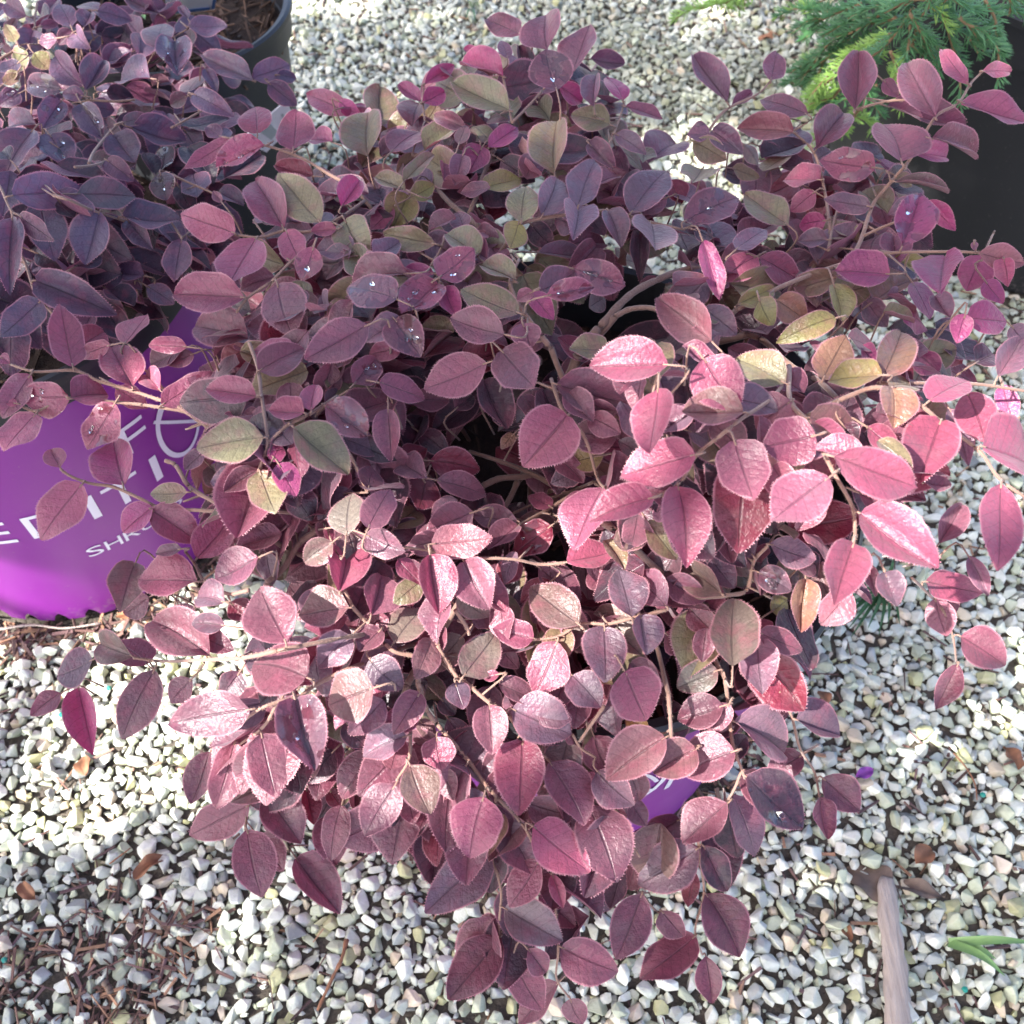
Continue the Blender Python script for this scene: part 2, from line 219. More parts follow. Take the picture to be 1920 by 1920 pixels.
MAIN_LEAVES = {
(0, 0): """1490 820 1240 962 145 P+w;1290 790 1043 962 105 P0;1448 752 1420 565 185 P0;1650 842 1665 608 205 P0;1980 640 1695 505 130 P-;1592 1278 1418 978 205 P0
1802 1252 1570 982 215 G0;1765 990 1565 955 110 R-;1322 1312 988 1190 195 P0;1440 1348 1288 1618 235 P0;1500 1350 1602 1502 150 M-;1610 1300 1692 1482 152 P0
1765 1388 1700 1582 150 P+w;1892 1290 1755 1310 80 P0;1890 1285 1860 1440 85 K-;1372 1672 985 1660 225 P0;1560 1598 1640 1882 252 M0;1660 1490 1885 1655 185 R-
1872 800 1735 770 105 K-;1660 850 1560 932 115 M-;1250 1140 1200 1080 50 M-""",
(1, 0): """1010 192 803 100 135 M0;1160 282 1130 58 235 M0;1300 397 1405 158 165 M0;1212 507 1150 285 242 M+w;935 330 900 208 72 M0;1060 482 990 295 90 D-
912 432 663 350 125 K0;802 320 690 278 55 K-;470 472 632 370 92 K0;447 572 322 478 82 K0;458 577 578 518 112 K0;947 622 648 508 185 G0
700 560 615 465 90 M-;672 575 600 615 50 R-;1400 330 1580 362 105 V-;1420 602 1420 393 108 V0;1220 480 1372 572 112 K0;1580 562 1508 393 106 K0
1600 600 1812 662 78 M0;1512 702 1292 640 155 G0;1545 755 1712 862 102 V0;1393 808 1542 952 115 V0;1540 820 1612 1012 82 V-;1460 600 1540 680 80 V-
1200 982 1190 638 218 G0;1102 872 980 705 155 G-;828 832 992 708 115 K+;660 812 705 708 78 M0;792 828 720 967 152 K+;832 790 730 668 125 G-
468 847 657 712 125 G0;702 722 508 638 95 M0;580 725 485 690 60 R-;280 852 442 715 145 M0;150 882 130 598 232 G0;0 605 262 580 70 K-;-10 570 100 650 80 K-
682 878 640 1032 115 V0;798 1062 1012 995 135 Y0;1012 1247 1040 1028 182 G0;1130 1212 1232 968 165 V0;1330 1167 1432 885 185 V0;1628 1197 1835 925 215 V0
1740 1263 1772 1552 232 V0;1330 1188 1310 1402 195 V0;1065 1260 1195 1395 130 D-;1500 1190 1582 1372 135 V0;1400 1215 1480 1330 110 V-;1602 1182 1528 1018 85 V-
362 1072 178 985 95 G0;375 1098 290 1272 195 Y0;388 1110 525 1038 115 Y0;310 980 430 870 110 G-;350 1022 522 850 85 G+;450 1062 440 918 115 V0
0 1162 105 1005 135 K+;20 1238 135 1468 212 G0;527 1372 248 1318 145 G0;772 1452 588 1285 155 G0;902 1472 765 1282 158 G0;1000 1245 945 1402 145 Y0
500 1275 580 1335 80 G-;550 1560 745 1425 185 P+w;522 1540 353 1510 80 K0;372 1540 18 1562 155 M0;312 1682 15 1580 205 Mw;545 1598 345 1802 205 Pw
982 1582 775 1465 125 G0;1002 1762 675 1635 185 G0;578 1618 652 1805 120 K0;1110 1642 1325 1525 155 M0;1158 1662 1432 1608 125 P+w;1308 1508 1602 1605 195 M0w
1068 1650 1192 1775 112 K0;1080 1640 985 1690 75 M0;915 1882 615 1790 205 M+;1020 1820 1060 1962 195 M0;1045 1500 1165 1600 110 G-;735 1800 448 1990 10 M-
300 1795 445 1985 210 M0w;1140 1930 1412 1910 170 V-;1110 1420 1402 1440 90 V-;1680 1300 1685 1555 105 D-;1850 1010 1910 1150 120 R-;60 1180 180 1300 130 V-
1830 1110 1660 1200 120 M-;420 1400 560 1470 110 D-;900 900 1080 1010 140 D-;1240 900 1320 820 110 D-;980 620 1190 560 100 M-;1060 600 1270 640 80 M-""",
(2, 0): """250 577 66 352 155 V0;495 452 530 283 128 M0;275 602 377 535 65 V-;702 642 425 548 125 M0;622 747 298 710 158 P0;570 662 365 640 85 V-
750 842 925 595 185 M0;968 622 985 335 205 M0;1130 450 1215 545 85 M-;1422 662 1250 330 225 M0;1607 472 1450 262 108 P0;1688 402 1862 400 88 P0
1568 575 1935 718 135 P0;1230 907 1150 650 292 M+;1148 598 1552 738 145 M-;1395 780 1692 868 128 M0;1292 870 1518 870 128 K-;1082 942 780 920 185 P0w
772 1012 558 1000 128 P0;1055 1162 788 1130 118 V0;1195 1022 1518 1072 55 V0;1200 985 1290 1050 80 G-;1088 1108 1150 1267 128 M-;1232 1388 1345 1075 225 K0w
1375 1128 1537 1302 115 K-;745 1078 608 1185 115 P0;715 1130 820 1265 115 M-;805 1240 648 1270 122 K0;812 1350 652 1370 104 V0;1085 1310 1210 1400 125 V-
417 1440 212 1575 155 P0;430 1448 655 1585 165 P0;115 1358 215 1685 128 K0;360 1385 490 1425 75 M-;10 1242 335 1085 195 M0w;592 1262 345 1105 175 G0
300 1402 475 1265 118 V0;165 735 335 858 142 V0;60 798 245 905 155 G0;155 760 25 755 112 Vw;110 948 0 1145 188 G0;338 805 437 908 75 V0
280 945 435 1000 85 G-;560 940 700 930 110 V-;950 1400 1060 1410 80 K-;1165 1542 855 1530 205 K0;862 1558 598 1645 145 B0;765 1430 870 1510 90 G-
1075 1692 1312 1535 175 B-;1178 1452 1362 1545 95 Y-;1480 1447 1418 1777 262 K0;1290 1590 1422 1772 115 K-;1690 1440 1600 1635 192 K-;1668 1422 1925 1482 145 P0
1808 1458 1832 1617 118 P0;1700 1580 1805 1705 115 K-;1600 1790 1862 1785 185 K0;1590 1768 1545 1930 125 K0;308 1712 532 1612 105 Y0;430 1678 472 1812 135 Y+
528 1688 708 1795 175 B0;850 1598 912 1802 135 Y0;857 1788 548 1895 138 Y0;108 1730 305 1885 165 V0;165 1920 -112 1700 235 P+;1030 1690 1150 1840 140 V-
1240 1760 1420 1830 115 K-;640 1700 830 1650 100 G-;690 1690 800 1750 80 R-;1850 1830 1920 1920 120 V-;1640 1358 1640 1412 40 M0;60 1290 170 1340 100 Dw
880 1240 1000 1300 100 R-;900 1330 980 1290 90 M-;500 1180 600 1130 90 D-;700 950 640 880 90 V-;430 820 560 900 100 M-;1100 900 1220 1000 150 K-""",
(0, 1): """410 142 335 -168 195 P0;412 60 595 -65 172 M-;700 12 838 -138 112 P0;620 20 425 88 95 P0;745 257 620 15 228 P0;902 277 790 158 125 P0
650 262 822 370 125 P-;400 320 612 280 182 P0;645 350 475 605 195 P+w;392 315 115 298 195 Pw;172 188 5 435 155 P0;202 410 15 615 175 P0
100 350 30 345 45 P0;692 807 620 535 245 K0;340 712 278 600 125 P0;462 805 208 1107 232 P0;862 935 675 1070 142 K0;910 358 1192 188 135 P0w
1442 312 1148 258 152 P0;1052 30 828 20 95 P0;1030 40 850 130 140 M-;1090 68 948 142 102 M-;1395 30 1230 150 160 R-;1458 165 1705 15 185 M0
2070 -95 1715 110 225 M0;1185 215 1365 165 80 V-;1482 542 1102 602 238 G0;1652 485 1955 755 235 G0;1712 402 1513 388 132 P0;1750 392 1772 235 125 P0
1830 370 1930 270 110 V-;1462 732 1555 987 215 G0;1345 848 1372 1032 145 G0;1568 688 1672 862 145 K0;1528 675 1585 575 95 K0;1480 440 1340 420 85 P-
1150 862 1395 778 160 B-;1052 850 850 858 115 G0;1152 620 1040 725 95 V0;1170 440 1360 360 120 B-;848 945 1128 1130 195 P0;1108 1222 1305 998 195 P0
1022 1168 868 1192 68 V+;1112 1352 765 1338 232 P0;760 1245 680 1505 205 V-;840 1438 700 1532 165 M-;1452 1215 1215 1340 195 P0;1265 1470 1080 1420 165 V0
1267 1600 1075 1582 115 V-;1372 1178 1592 1325 140 V-;1592 1075 1460 1195 135 M-;1872 1130 1708 1245 148 G0;1610 1695 1470 1398 300 M0;1725 1890 1385 1770 320 M+
1965 1500 1675 1540 220 M0;1180 1770 845 1560 270 M0;747 1772 503 1695 185 V0;520 1790 325 1890 225 V0;830 1820 640 1650 200 V-;1150 1665 1315 1740 120 M0
1970 1660 1790 1830 190 V0;0 90 50 120 70 P0;1290 1470 1400 1560 140 R-;1000 1480 1080 1600 120 M-;1180 700 1280 830 150 V-;1640 830 1750 1000 170 D-
1800 850 1900 970 130 O-;1560 280 1640 260 110 R-;1650 190 1790 190 120 M-;1230 640 1390 740 150 V-;1850 560 1760 620 130 M-;1880 130 1810 60 140 V-
1700 1000 1620 930 120 V-;1480 30 1420 -60 100 M-;1430 950 1520 1080 130 M-""",
(1, 1): """817 120 468 272 235 M0;900 50 1105 285 262 M0;1212 240 1632 350 235 M0;1837 130 1390 125 245 P+;1782 263 1750 643 225 P+;1272 418 1025 698 322 P0
1058 700 1292 842 195 M-;1418 588 1692 612 200 P-;1990 638 1558 758 250 P+;1472 828 1302 1173 235 P0;1752 880 1398 985 185 P+;1895 815 1950 1262 265 P0
1268 1242 1535 1178 165 P0;1480 640 1290 680 190 O-;1182 932 1048 858 92 P0;1000 1000 1243 1062 105 M-;990 1010 745 978 135 V0;992 1040 828 1195 135 M0
742 960 478 1062 205 M0;508 1140 848 1112 195 P+;498 1200 552 1533 205 P+;690 1238 842 1513 235 M0;168 1542 232 1308 215 M+;470 1290 300 1350 110 M-
138 1088 365 1182 155 V0;150 1052 272 810 172 M+;290 1060 432 915 185 G-;30 1088 45 838 188 G0;150 832 182 697 155 M0;262 380 275 672 148 M0
-90 360 152 530 200 P0w;215 230 483 303 142 P0;370 330 602 335 125 M-;20 330 280 250 135 M-;70 242 205 85 155 Mw;500 670 783 722 185 R0
538 780 833 857 145 M0;480 758 430 953 195 R0;330 690 475 610 120 R-;340 790 480 660 150 B-;800 218 912 512 185 D-;640 380 750 300 115 D-
1182 298 980 455 175 D-;440 510 600 630 130 D-;1180 270 1432 392 105 V-;1632 1553 1558 1272 215 V+;1832 1492 1638 1300 185 V0;1337 1592 1055 1365 235 M+
1110 1270 1355 1460 175 M-;1480 1608 1492 1912 242 V0;1682 1538 1722 1763 165 V0;1215 1690 1080 1990 228 P0;1082 1670 852 1615 155 P0;688 1882 878 1635 215 G+
298 1692 465 1485 205 G0;895 1600 1110 1580 155 G-;730 1560 880 1550 120 V-;205 1690 305 1510 110 M-;225 1620 100 1750 140 M0;160 1790 330 1960 190 V0
180 1950 -100 2050 285 M+;1300 1880 1460 2060 200 V0;1510 1580 1690 1760 190 G-;1600 990 1750 1090 140 M-;1720 1010 1880 1230 180 G-;1640 1555 1410 1520 95 G-
1000 1230 880 1360 140 R-;1180 1040 960 1190 180 Rw;890 1870 800 1900 60 P0;680 1660 490 1860 170 G-;310 1350 410 1480 120 R-w;970 520 900 600 70 B-
-10 1410 50 1095 230 P0;560 1430 660 1560 130 D-;1180 1350 1010 1470 130 R-;1400 1290 1480 1400 150 M-;1850 1000 1760 900 120 V-;1820 1640 1930 1740 140 M-
860 390 960 450 110 D-;60 560 300 660 130 D-;1290 1720 1180 1620 90 M-;1500 1000 1620 1100 100 V-;980 1500 1100 1420 110 D-;60 900 190 960 110 D-""",
(2, 1): """120 98 312 388 292 P+;342 400 5 425 205 P0;577 235 295 78 215 G0;610 338 415 480 235 P0;748 530 445 605 275 P+;292 558 402 908 295 P0
713 428 1053 533 215 P0;1040 480 1205 605 130 P-;1452 448 1330 782 312 P0;848 648 1335 822 265 P+;822 768 500 1018 295 P+;998 968 1423 1295 268 P0
962 1138 850 1495 245 P+;942 1400 780 1602 190 P-;1792 803 1760 1303 245 P0;1688 590 2010 690 300 P0;1600 285 1705 572 235 P0;1388 335 1625 155 185 P0
1180 268 1205 472 240 B0;1123 190 805 212 155 Y+;790 212 905 -10 215 B0;1120 212 1255 -100 205 B0;1772 200 1885 15 175 V0;1800 250 1862 452 130 K-
1500 378 1612 695 138 V-;1335 790 1490 830 90 M-;990 850 1200 950 140 M-;625 190 780 290 140 D-;402 1212 228 1005 165 V0;260 1180 395 1310 140 V-
488 1140 743 1232 165 V0;428 1300 612 1402 148 V0w;222 1422 -2 1258 175 G0;130 1170 290 1390 170 V-;282 1832 290 1455 272 G+;420 1665 450 1990 220 V0
430 1638 692 1738 135 M0;692 1338 650 1643 155 B-;1368 1350 1652 1412 165 P0;1610 1208 1722 1432 105 V-;1440 1140 1555 947 145 M0;1140 1300 1205 1502 155 V0
1420 1448 1482 1663 165 M0;1563 1658 1825 1822 215 M0;1551 1815 1416 2070 140 M0;1035 1260 1095 1425 80 M-;195 1850 -35 1950 180 G0;40 1500 180 1640 150 M-
430 1400 350 1350 130 M-;500 1520 620 1440 120 Y-;560 1330 660 1300 110 B-;900 470 980 560 120 D-;1320 60 1440 180 150 K-;1180 380 1300 480 120 M-
30 500 160 560 140 V-;1000 30 1080 130 110 K-;1650 120 1760 60 150 D-;1850 460 1700 570 90 V-;480 1660 400 1560 120 P-;330 870 200 800 110 D-
1260 1080 1100 960 110 V-;1480 1440 1530 1540 90 M-;60 1010 150 1120 140 D-;640 1160 780 1300 130 D-""",
(0, 2): """1405 150 935 232 245 M+;1660 98 1775 528 275 M+w;1322 328 1208 718 205 M+;1182 388 1080 683 155 M0;1470 288 1542 643 225 M0;868 -70 678 328 215 M0
440 28 512 398 182 K0;342 60 170 185 115 M0;1402 690 1040 875 205 K0;1390 828 1472 1213 245 M0;1665 988 1915 1298 215 M0;1500 618 1692 903 235 M0
1450 858 1602 1053 180 B-;1920 690 1845 1005 155 B0;1650 500 1640 600 100 R-;1880 380 1720 560 170 D-;1080 -20 960 110 140 M-;1350 -60 1250 80 150 V-
1720 590 1760 800 110 R-;1560 20 1460 120 120 D-;1850 600 1920 700 110 R-""",
(1, 2): """170 185 175 -110 150 V-;442 58 305 285 158 M0;640 0 692 148 135 V0;962 148 1300 290 280 V0;832 128 850 405 190 M0;367 300 107 405 185 V0
535 305 560 492 192 P0;440 210 530 325 95 M-;600 200 740 400 150 V-;388 468 502 742 225 M+;302 578 128 863 215 M+;82 560 78 792 118 M-
335 738 290 972 205 B-;702 468 560 753 230 M0;800 643 710 987 285 P+;1020 328 1000 738 275 P0;940 385 800 590 150 P-;1173 448 1382 793 235 M0
1078 808 1405 1065 255 P+;1085 850 892 905 185 D-;1540 758 1348 1205 265 V0;1822 308 1487 545 265 M0;1420 298 1505 515 200 M-;1190 320 1340 480 160 V-
1440 498 1642 698 195 V0;1595 -65 1740 217 290 P0;842 978 468 1295 262 V0;1112 998 950 1265 185 P+;1185 1078 1248 1268 84 P0;902 1395 687 1370 185 M-
918 1268 1245 1455 245 V0;892 1428 612 1795 262 M0;963 1558 1135 1865 195 K0;1238 1488 1565 1635 245 M0;1288 1778 1345 1932 145 K0;1692 1188 1540 1557 225 K0
1800 1282 1930 1440 135 K0;1990 1425 1690 1690 225 K0;2010 930 1655 1140 285 V0;1050 1498 1165 1645 135 M0;1222 1688 1000 1925 150 M-;1110 1198 1315 1375 160 M-
1905 765 1635 945 185 V-;1995 375 1755 510 225 M0;860 965 950 1125 110 V-;1160 740 1040 820 120 V-;1600 630 1720 810 120 B-;1400 660 1520 810 130 D-
1730 260 1590 200 110 O-;20 220 150 370 150 D-;1000 1430 940 1520 100 D-;120 490 300 550 90 B-;560 90 640 180 100 D-;1270 620 1180 720 110 D-""",
(2, 2): """228 130 -32 205 195 M+;262 118 150 292 125 M+;290 218 643 372 255 V0;638 208 893 292 195 V0;292 385 -10 505 265 M+;358 528 685 815 265 D0w
672 408 468 535 160 M-;788 535 992 722 195 M0;770 643 792 878 125 K0;252 680 -5 905 225 M+;250 690 305 1003 205 D-;118 918 242 1172 158 D0
130 1188 332 1543 255 M0;130 1538 165 1803 145 K0;60 1060 30 1290 100 R-;265 150 420 40 150 V-;580 10 685 135 110 V-;220 440 370 290 140 D-"""}
# stems: sheet, points (x y ...), radius in mm at start and end, colour 0 green-brown hairy, 1 woody
MAIN_STEMS = [
((2,0),"960 1440 1010 1330 1070 1150 1150 1050 1290 880 1420 660 1550 580 1620 470 1690 400",1.5,.7,0),
((2,0),"300 1745 560 1610 850 1500 1060 1445 1220 1420 1650 1420 1800 1470",1.6,.7,0),
((2,1),"360 -40 460 0 600 130 760 220 880 330",2.1,1.5,1),((2,1),"600 140 605 330 700 450 780 600 850 740 950 920 970 1060 960 1140",1.5,.8,0),
((2,1),"1100 235 1360 235 1650 240 1960 285",1.1,.8,0),((2,1),"880 330 1100 260 1320 350 1460 460 1600 560 1690 640 1780 770 1930 880",1.3,.8,0),
((2,1),"560 250 490 330 340 430 200 540 80 640 -20 800 -170 880",1.1,.7,0),((1,1),"1180 210 1240 380 1330 480 1390 590 1440 770 1500 850",1.1,.8,0),
((1,1),"380 1160 510 1180 690 1215 960 1225 1120 1255 1260 1245",.7,1.,0),((1,1),"370 1930 470 1760 560 1640 650 1490 690 1420 720 1340",2.3,1.6,1),
((1,1),"1080 1680 1220 1660 1350 1590 1500 1590 1640 1555 1830 1510",.8,1.1,0),((1,2),"430 0 480 150 560 260 700 420 800 560 870 640 960 730 1040 830 1100 950 1190 1070",1.5,.7,0),
((1,1),"660 1900 700 1920 830 2030 930 2090 1010 2210 1100 2290 1170 2360",1.4,.9,0),((1,2),"870 640 850 950 880 1080 900 1200 890 1400 960 1550",1.1,.7,0),
((2,2),"240 -20 260 150 280 340 330 480 350 540",1.3,.8,0),((2,2),"330 500 290 600 240 680",.9,.7,0),((2,2),"540 50 610 180 660 370 740 500 770 640",1.1,.7,0),
((2,2),"100 700 90 930 120 1180 70 1390 110 1530",1.,.6,0),((0,1),"60 130 200 170 420 165 560 225 700 265 870 320 1000 370 1150 470",.8,1.3,0),
((0,1),"130 370 210 390 390 320 620 340 780 355 920 375 1050 400 1170 480",.8,1.2,0),((0,1),"340 720 400 760 510 800 640 820 800 890 910 940 1120 950 1230 955 1380 940",.8,1.3,0),
((0,1),"1400 0 1450 150 1470 300 1500 500 1500 600 1450 740",1.2,.8,0),((0,1),"1500 580 1620 470 1740 410 1900 310",.9,1.2,0),
((0,1),"1040 1180 1100 1260 1150 1350 1280 1420 1400 1400",.8,1.2,0),((0,1),"1500 1360 1600 1270 1680 1140 1780 1060 1850 960",2.,1.7,1),
((0,1),"750 1780 920 1800 1170 1790 1370 1780 1560 1740",.9,1.3,0),((0,1),"930 670 990 700 1050 800 1110 850 1270 940 1330 1000",1.3,1.5,0),
((0,1),"780 130 860 200 920 270 1000 340 1080 400 1180 470",.8,1.6,0),((0,2),"1920 -60 1780 10 1680 80 1560 110 1440 160 1330 260",1.4,.8,0),
((0,2),"1560 110 1480 250 1330 360",1.,.7,0),((0,2),"1540 480 1480 610 1400 690 1380 830",.9,.7,0),((1,0),"520 1040 620 1150 780 1280 900 1400",1.7,2.3,1),
((1,0),"860 850 800 980 770 1080 720 1200",1.3,1.8,1),((1,0),"1000 1260 1070 1240 1250 1210 1500 1185 1700 1240 1920 1290",1.4,.9,0),
((1,0),"1330 2000 1380 1920 1480 1810 1600 1680 1720 1600 1920 1520 2060 1510",3.,2.,1),((1,0),"1540 1780 1620 1740 1720 1730 1800 1740 1900 1700",1.9,1.3,1),
((1,0),"900 400 920 480 960 690",.7,.9,0),((1,0),"960 690 1040 610 1130 510",1.,.8,0),((1,0),"470 680 460 580 465 470",.8,.5,0),
((1,0),"1500 820 1530 760 1580 620 1590 570",.9,.6,0),((0,0),"1320 1320 1470 1335 1590 1300 1750 1300 1920 1220 2050 1130",.8,1.1,0),
((0,0),"1250 770 1500 820 1700 890 1850 980 2000 1060",.8,1.3,0),((0,0),"1330 1760 1400 1670 1530 1580 1640 1470 1760 1390",.8,1.1,0),
((2,0),"130 760 240 620 420 530 500 450",1.1,.7,0),((2,0),"620 740 740 860 800 1080 830 1300",.8,1.3,0),((2,0),"960 620 1150 570 1330 560",1.,.7,0),
((2,0),"820 1410 840 1290 870 1180",1.1,.8,0),((2,0),"1010 1330 1120 1280 1220 1240",1.1,.8,0),((2,1),"1290 1330 1390 1430 1470 1520 1520 1660 1540 1810",1.,.6,0),
((2,1),"240 1430 360 1400 400 1240 480 1150",1.4,.9,0),((1,1),"1560 1070 1750 1260 1880 1350 1960 1400 2070 1500 2170 1600",2.,1.9,1),
((1,2),"390 270 380 430 310 550",1.,.7,0),((1,2),"1300 290 1350 370 1430 420",.9,.8,0),((1,2),"1480 130 1410 230 1340 330",1.1,.8,0),((1,2),"1440 640 1540 710 1600 850 1680 980",1.,.7,0),
((1,2),"1690 1180 1780 1290 1900 1300",.7,.6,0),((1,2),"1190 1070 1220 1480 1210 1660 1280 1770",.9,.6,0),((1,2),"1840 60 1850 200 1860 380",1.3,1.,0),
((1,1),"720 620 880 670 1060 740 1250 840",1.3,1.9,1),((1,1),"800 810 900 770 1080 760",2.3,2.,1),((1,1),"990 790 950 880 900 960",2.1,1.7,1),
((1,1),"0 570 60 660 150 850",.9,1.2,0),((1,1),"20 1400 70 1500 180 1620 290 1740 420 1770",.9,1.3,0),((1,1),"640 1510 700 1600 720 1650",1.2,1.,0),
((1,1),"540 1710 590 1800 660 1900",1.3,1.2,0),((2,1),"420 1780 540 1850 640 1900 690 1940",1.6,1.,1),((1,0),"1000 1460 950 1580 990 1700 1080 1830 1180 1960",1.,1.7,0),
((1,0),"500 1500 560 1400 580 1330",.8,.7,0),((1,0),"540 1480 545 1570 600 1640",.8,.8,0),((1,1),"940 980 1120 900 1300 840 1420 790",1.,1.2,1),((1,1),"1000 1030 1150 950 1280 870",.9,1.1,0)]
LEFT_STEMS = [((0,0),"960 720 1000 700 1140 620",.9,.8,0),((0,0),"500 920 530 850 640 720 700 680",1.1,.8,0),((0,0),"300 1100 400 1130 540 1190 720 1250 760 1280",1.1,.8,0),
((0,0),"100 1400 150 1500 200 1650 300 1770",1.1,.9,0),((0,0),"-40 1020 0 1050 60 1180 110 1210",1.,.7,0),((0,0),"860 310 930 240 1060 160",1.,.7,0),
((0,0),"950 1230 990 1290 1020 1340",.8,.7,0),((0,0),"930 970 1000 1000 1230 1100",1.2,.8,0),((0,0),"1430 450 1500 450 1570 425",.8,.6,0),((0,0),"420 940 520 930 600 905",1.,.8,0),
((0,0),"210 20 195 130 220 250",1.,.8,0),((0,0),"40 100 95 200 80 280 0 330",1.1,1.2,0),((0,0),"480 560 640 570 760 560",1.1,.9,0),((0,0),"60 1180 70 1220 60 1240",.8,.7,0)]
# canopy height survey (sheet pixel of the full frame, height in m)
MAIN_Z = [(1040,60,.43),(700,250,.40),(1000,350,.43),(1350,150,.42),(1750,150,.44),(1900,350,.43),(1500,350,.39),(1850,560,.43),(1400,600,.41),(1000,550,.43),(700,550,.43),(450,420,.41),
(100,650,.39),(50,800,.38),(300,800,.38),(150,950,.37),(550,800,.42),(850,700,.42),(870,840,.36),(1050,780,.42),(1250,700,.46),(1400,850,.46),(1650,850,.47),(1650,1050,.45),(1850,950,.44),
(1250,950,.44),(1000,930,.35),(700,1000,.39),(900,1050,.38),(1300,1100,.37),(1450,1150,.35),(1600,1130,.41),(1750,1150,.27),(1850,1220,.24),(1770,1290,.22),(500,1180,.39),(500,1300,.37),
(250,1250,.28),(150,1320,.24),(400,1400,.31),(450,1500,.26),(600,1660,.22),(700,1300,.36),(1000,1250,.35),(1200,1300,.35),(1400,1400,.32),(1600,1480,.22),(1500,1500,.27),(900,1450,.32),
(1050,1500,.31),(880,1650,.27),(1000,1750,.24),(900,1830,.22),(1050,1900,.18),(1250,1600,.27),(1200,1750,.22),(1330,1850,.16),(1370,1650,.22),(640,1500,.28),(780,1400,.335)]
LEFT_Z = [(100,350,.42),(150,540,.39),(0,600,.39),(300,450,.37),(350,250,.38),(450,130,.36),(150,180,.37),(50,60,.35),(250,60,.35),(520,180,.36),(280,520,.34)]
# sunlit openings in the shade: survey pixel, height, half sizes
LIT_SPOTS = [(1480,890,.44,430,270),(1000,1190,.36,480,240),(560,1330,.34,240,200),(180,1340,.02,330,230),(60,1100,.06,170,90),(1690,1230,.01,70,50),(620,-5,.01,80,18),(1320,290,.01,45,45),(1400,370,.01,40,45),(40,90,.36,60,60),(1000,1400,.32,300,90)]
# ---------------------------------------------------------------- ground and gravel
POT_H, POT_R, POT_RB = .28, .168, .145
C_MAIN, C_LEFT, C_BLACK, C_BIG = Vector((.03, .37, 0)), Vector((-.394, .569, 0)), Vector((-.325, .945, 0)), Vector((.62, 1.05, 0))
ground = obj('ground', mesh('ground', [(-60,-60,0),(60,-60,0),(60,60,0),(-60,60,0)], [(0,1,2,3)], False, mats=[M_ground])); tag(ground, kind='structure')
LAT = rng.random((64, 64))
def vnoise(x, y, s):
    x, y = x*s + 31.3, y*s + 17.7; i, j = int(math.floor(x)), int(math.floor(y)); u, v = x-i, y-j; u, v = u*u*(3-2*u), v*v*(3-2*v)
    g = lambda a, b: LAT[a % 64, b % 64]
    return (g(i,j)*(1-u)+g(i+1,j)*u)*(1-v) + (g(i,j+1)*(1-u)+g(i+1,j+1)*u)*v
def mulch(x, y):                                          # how much bark lies between the stones
    m = .65*vnoise(x, y, 9) + .35*vnoise(x, y, 22)
    left = max(0., min(1., (-.02 - x)*3.2)) * max(0., min(1., (.62-y)*4))
    near_pot = max(0., 1 - abs(math.hypot(x+.394, y-.569) - .17)/.07)
    return m - .86 - .12*max(0., min(1., x*4)) + .27*left + .22*near_pot
def stone_template(seed, n, bevel):
    r = random.Random(seed); bm = bmesh.new()
    while len(bm.verts) < n:
        v = Vector((r.gauss(0,1), r.gauss(0,1), r.gauss(0,1))).normalized()*r.uniform(.85, 1.05)
        if all((v-w.co).length > .45 for w in bm.verts): bm.verts.new(v)
    bmesh.ops.convex_hull(bm, input=bm.verts)
    bmesh.ops.dissolve_limit(bm, angle_limit=math.radians(14), verts=bm.verts, edges=bm.edges)
    if bevel: bmesh.ops.bevel(bm, geom=list(bm.edges), offset=bevel, segments=1, affect='EDGES', clamp_overlap=True)
    bmesh.ops.triangulate(bm, faces=bm.faces); bm.verts.index_update()
    V = np.array([v.co[:] for v in bm.verts]); F = [[v.index for v in f.verts] for f in bm.faces]; bm.free()
    V *= 1.12/np.abs(V).max(); V *= np.array([1.08, r.uniform(.66, .95), r.uniform(.55, .85)])
    return V, np.array(F)
NT = 24
T_HI = [stone_template(i, 9+i % 5, .07) for i in range(NT)]; T_MID = [stone_template(i, 9+i % 5, .06) for i in range(NT)]; T_LO = [stone_template(i, 9, 0) for i in range(NT)]
CELL = .0150; grid = {}
stones = []
def in_pot(x, y, m=.0):
    return any((x-c.x)**2 + (y-c.y)**2 < (r+m)**2 for c, r in ((C_MAIN, POT_RB+.008), (C_LEFT, POT_RB+.008), (C_BLACK, .092), (C_BIG, .235)))
def throw(n, r0, r1, tight):
    xs = rng.uniform(-1.15, 1.15, n); ys = rng.uniform(-.08, 1.8, n); rs = rng.uniform(r0, r1, n); kk = rng.random(n)
    for x, y, r, k in zip(xs.tolist(), ys.tolist(), rs.tolist(), kk.tolist()):
        if abs(x) > .62 + .42*y: continue
        i, j = int(x//CELL), int(y//CELL); ok = True
        for a in (i-1, i, i+1):
            for b in (j-1, j, j+1):
                for (p, q, s) in grid.get((a, b), ()):
                    if (x-p)**2 + (y-q)**2 < (tight*(r+s))**2: ok = False; break
                if not ok: break
            if not ok: break
        if not ok or in_pot(x, y, r*.6): continue
        mu = mulch(x, y)
        if mu > 0 and k < min(.52, mu*4): continue
        grid.setdefault((i, j), []).append((x, y, r)); stones.append((x, y, r))
throw(70000, .0048, .0072, .70); throw(130000, .0033, .0048, .65); throw(170000, .0020, .0033, .62)
STONE_COL = [((.68,.68,.62),26),((.58,.60,.53),26),((.45,.48,.37),20),((.52,.55,.52),14),((.38,.40,.40),8),((.56,.47,.36),5),((.62,.52,.43),4),((.24,.25,.25),4),((.46,.45,.26),6)]
def stone_colour():
    c = random.choices([q[0] for q in STONE_COL], [q[1] for q in STONE_COL])[0]; k = random.uniform(.85, 1.15)
    return [min(.8, c[0]*k), min(.8, c[1]*k), min(.8, c[2]*k*.93)]
recs = []
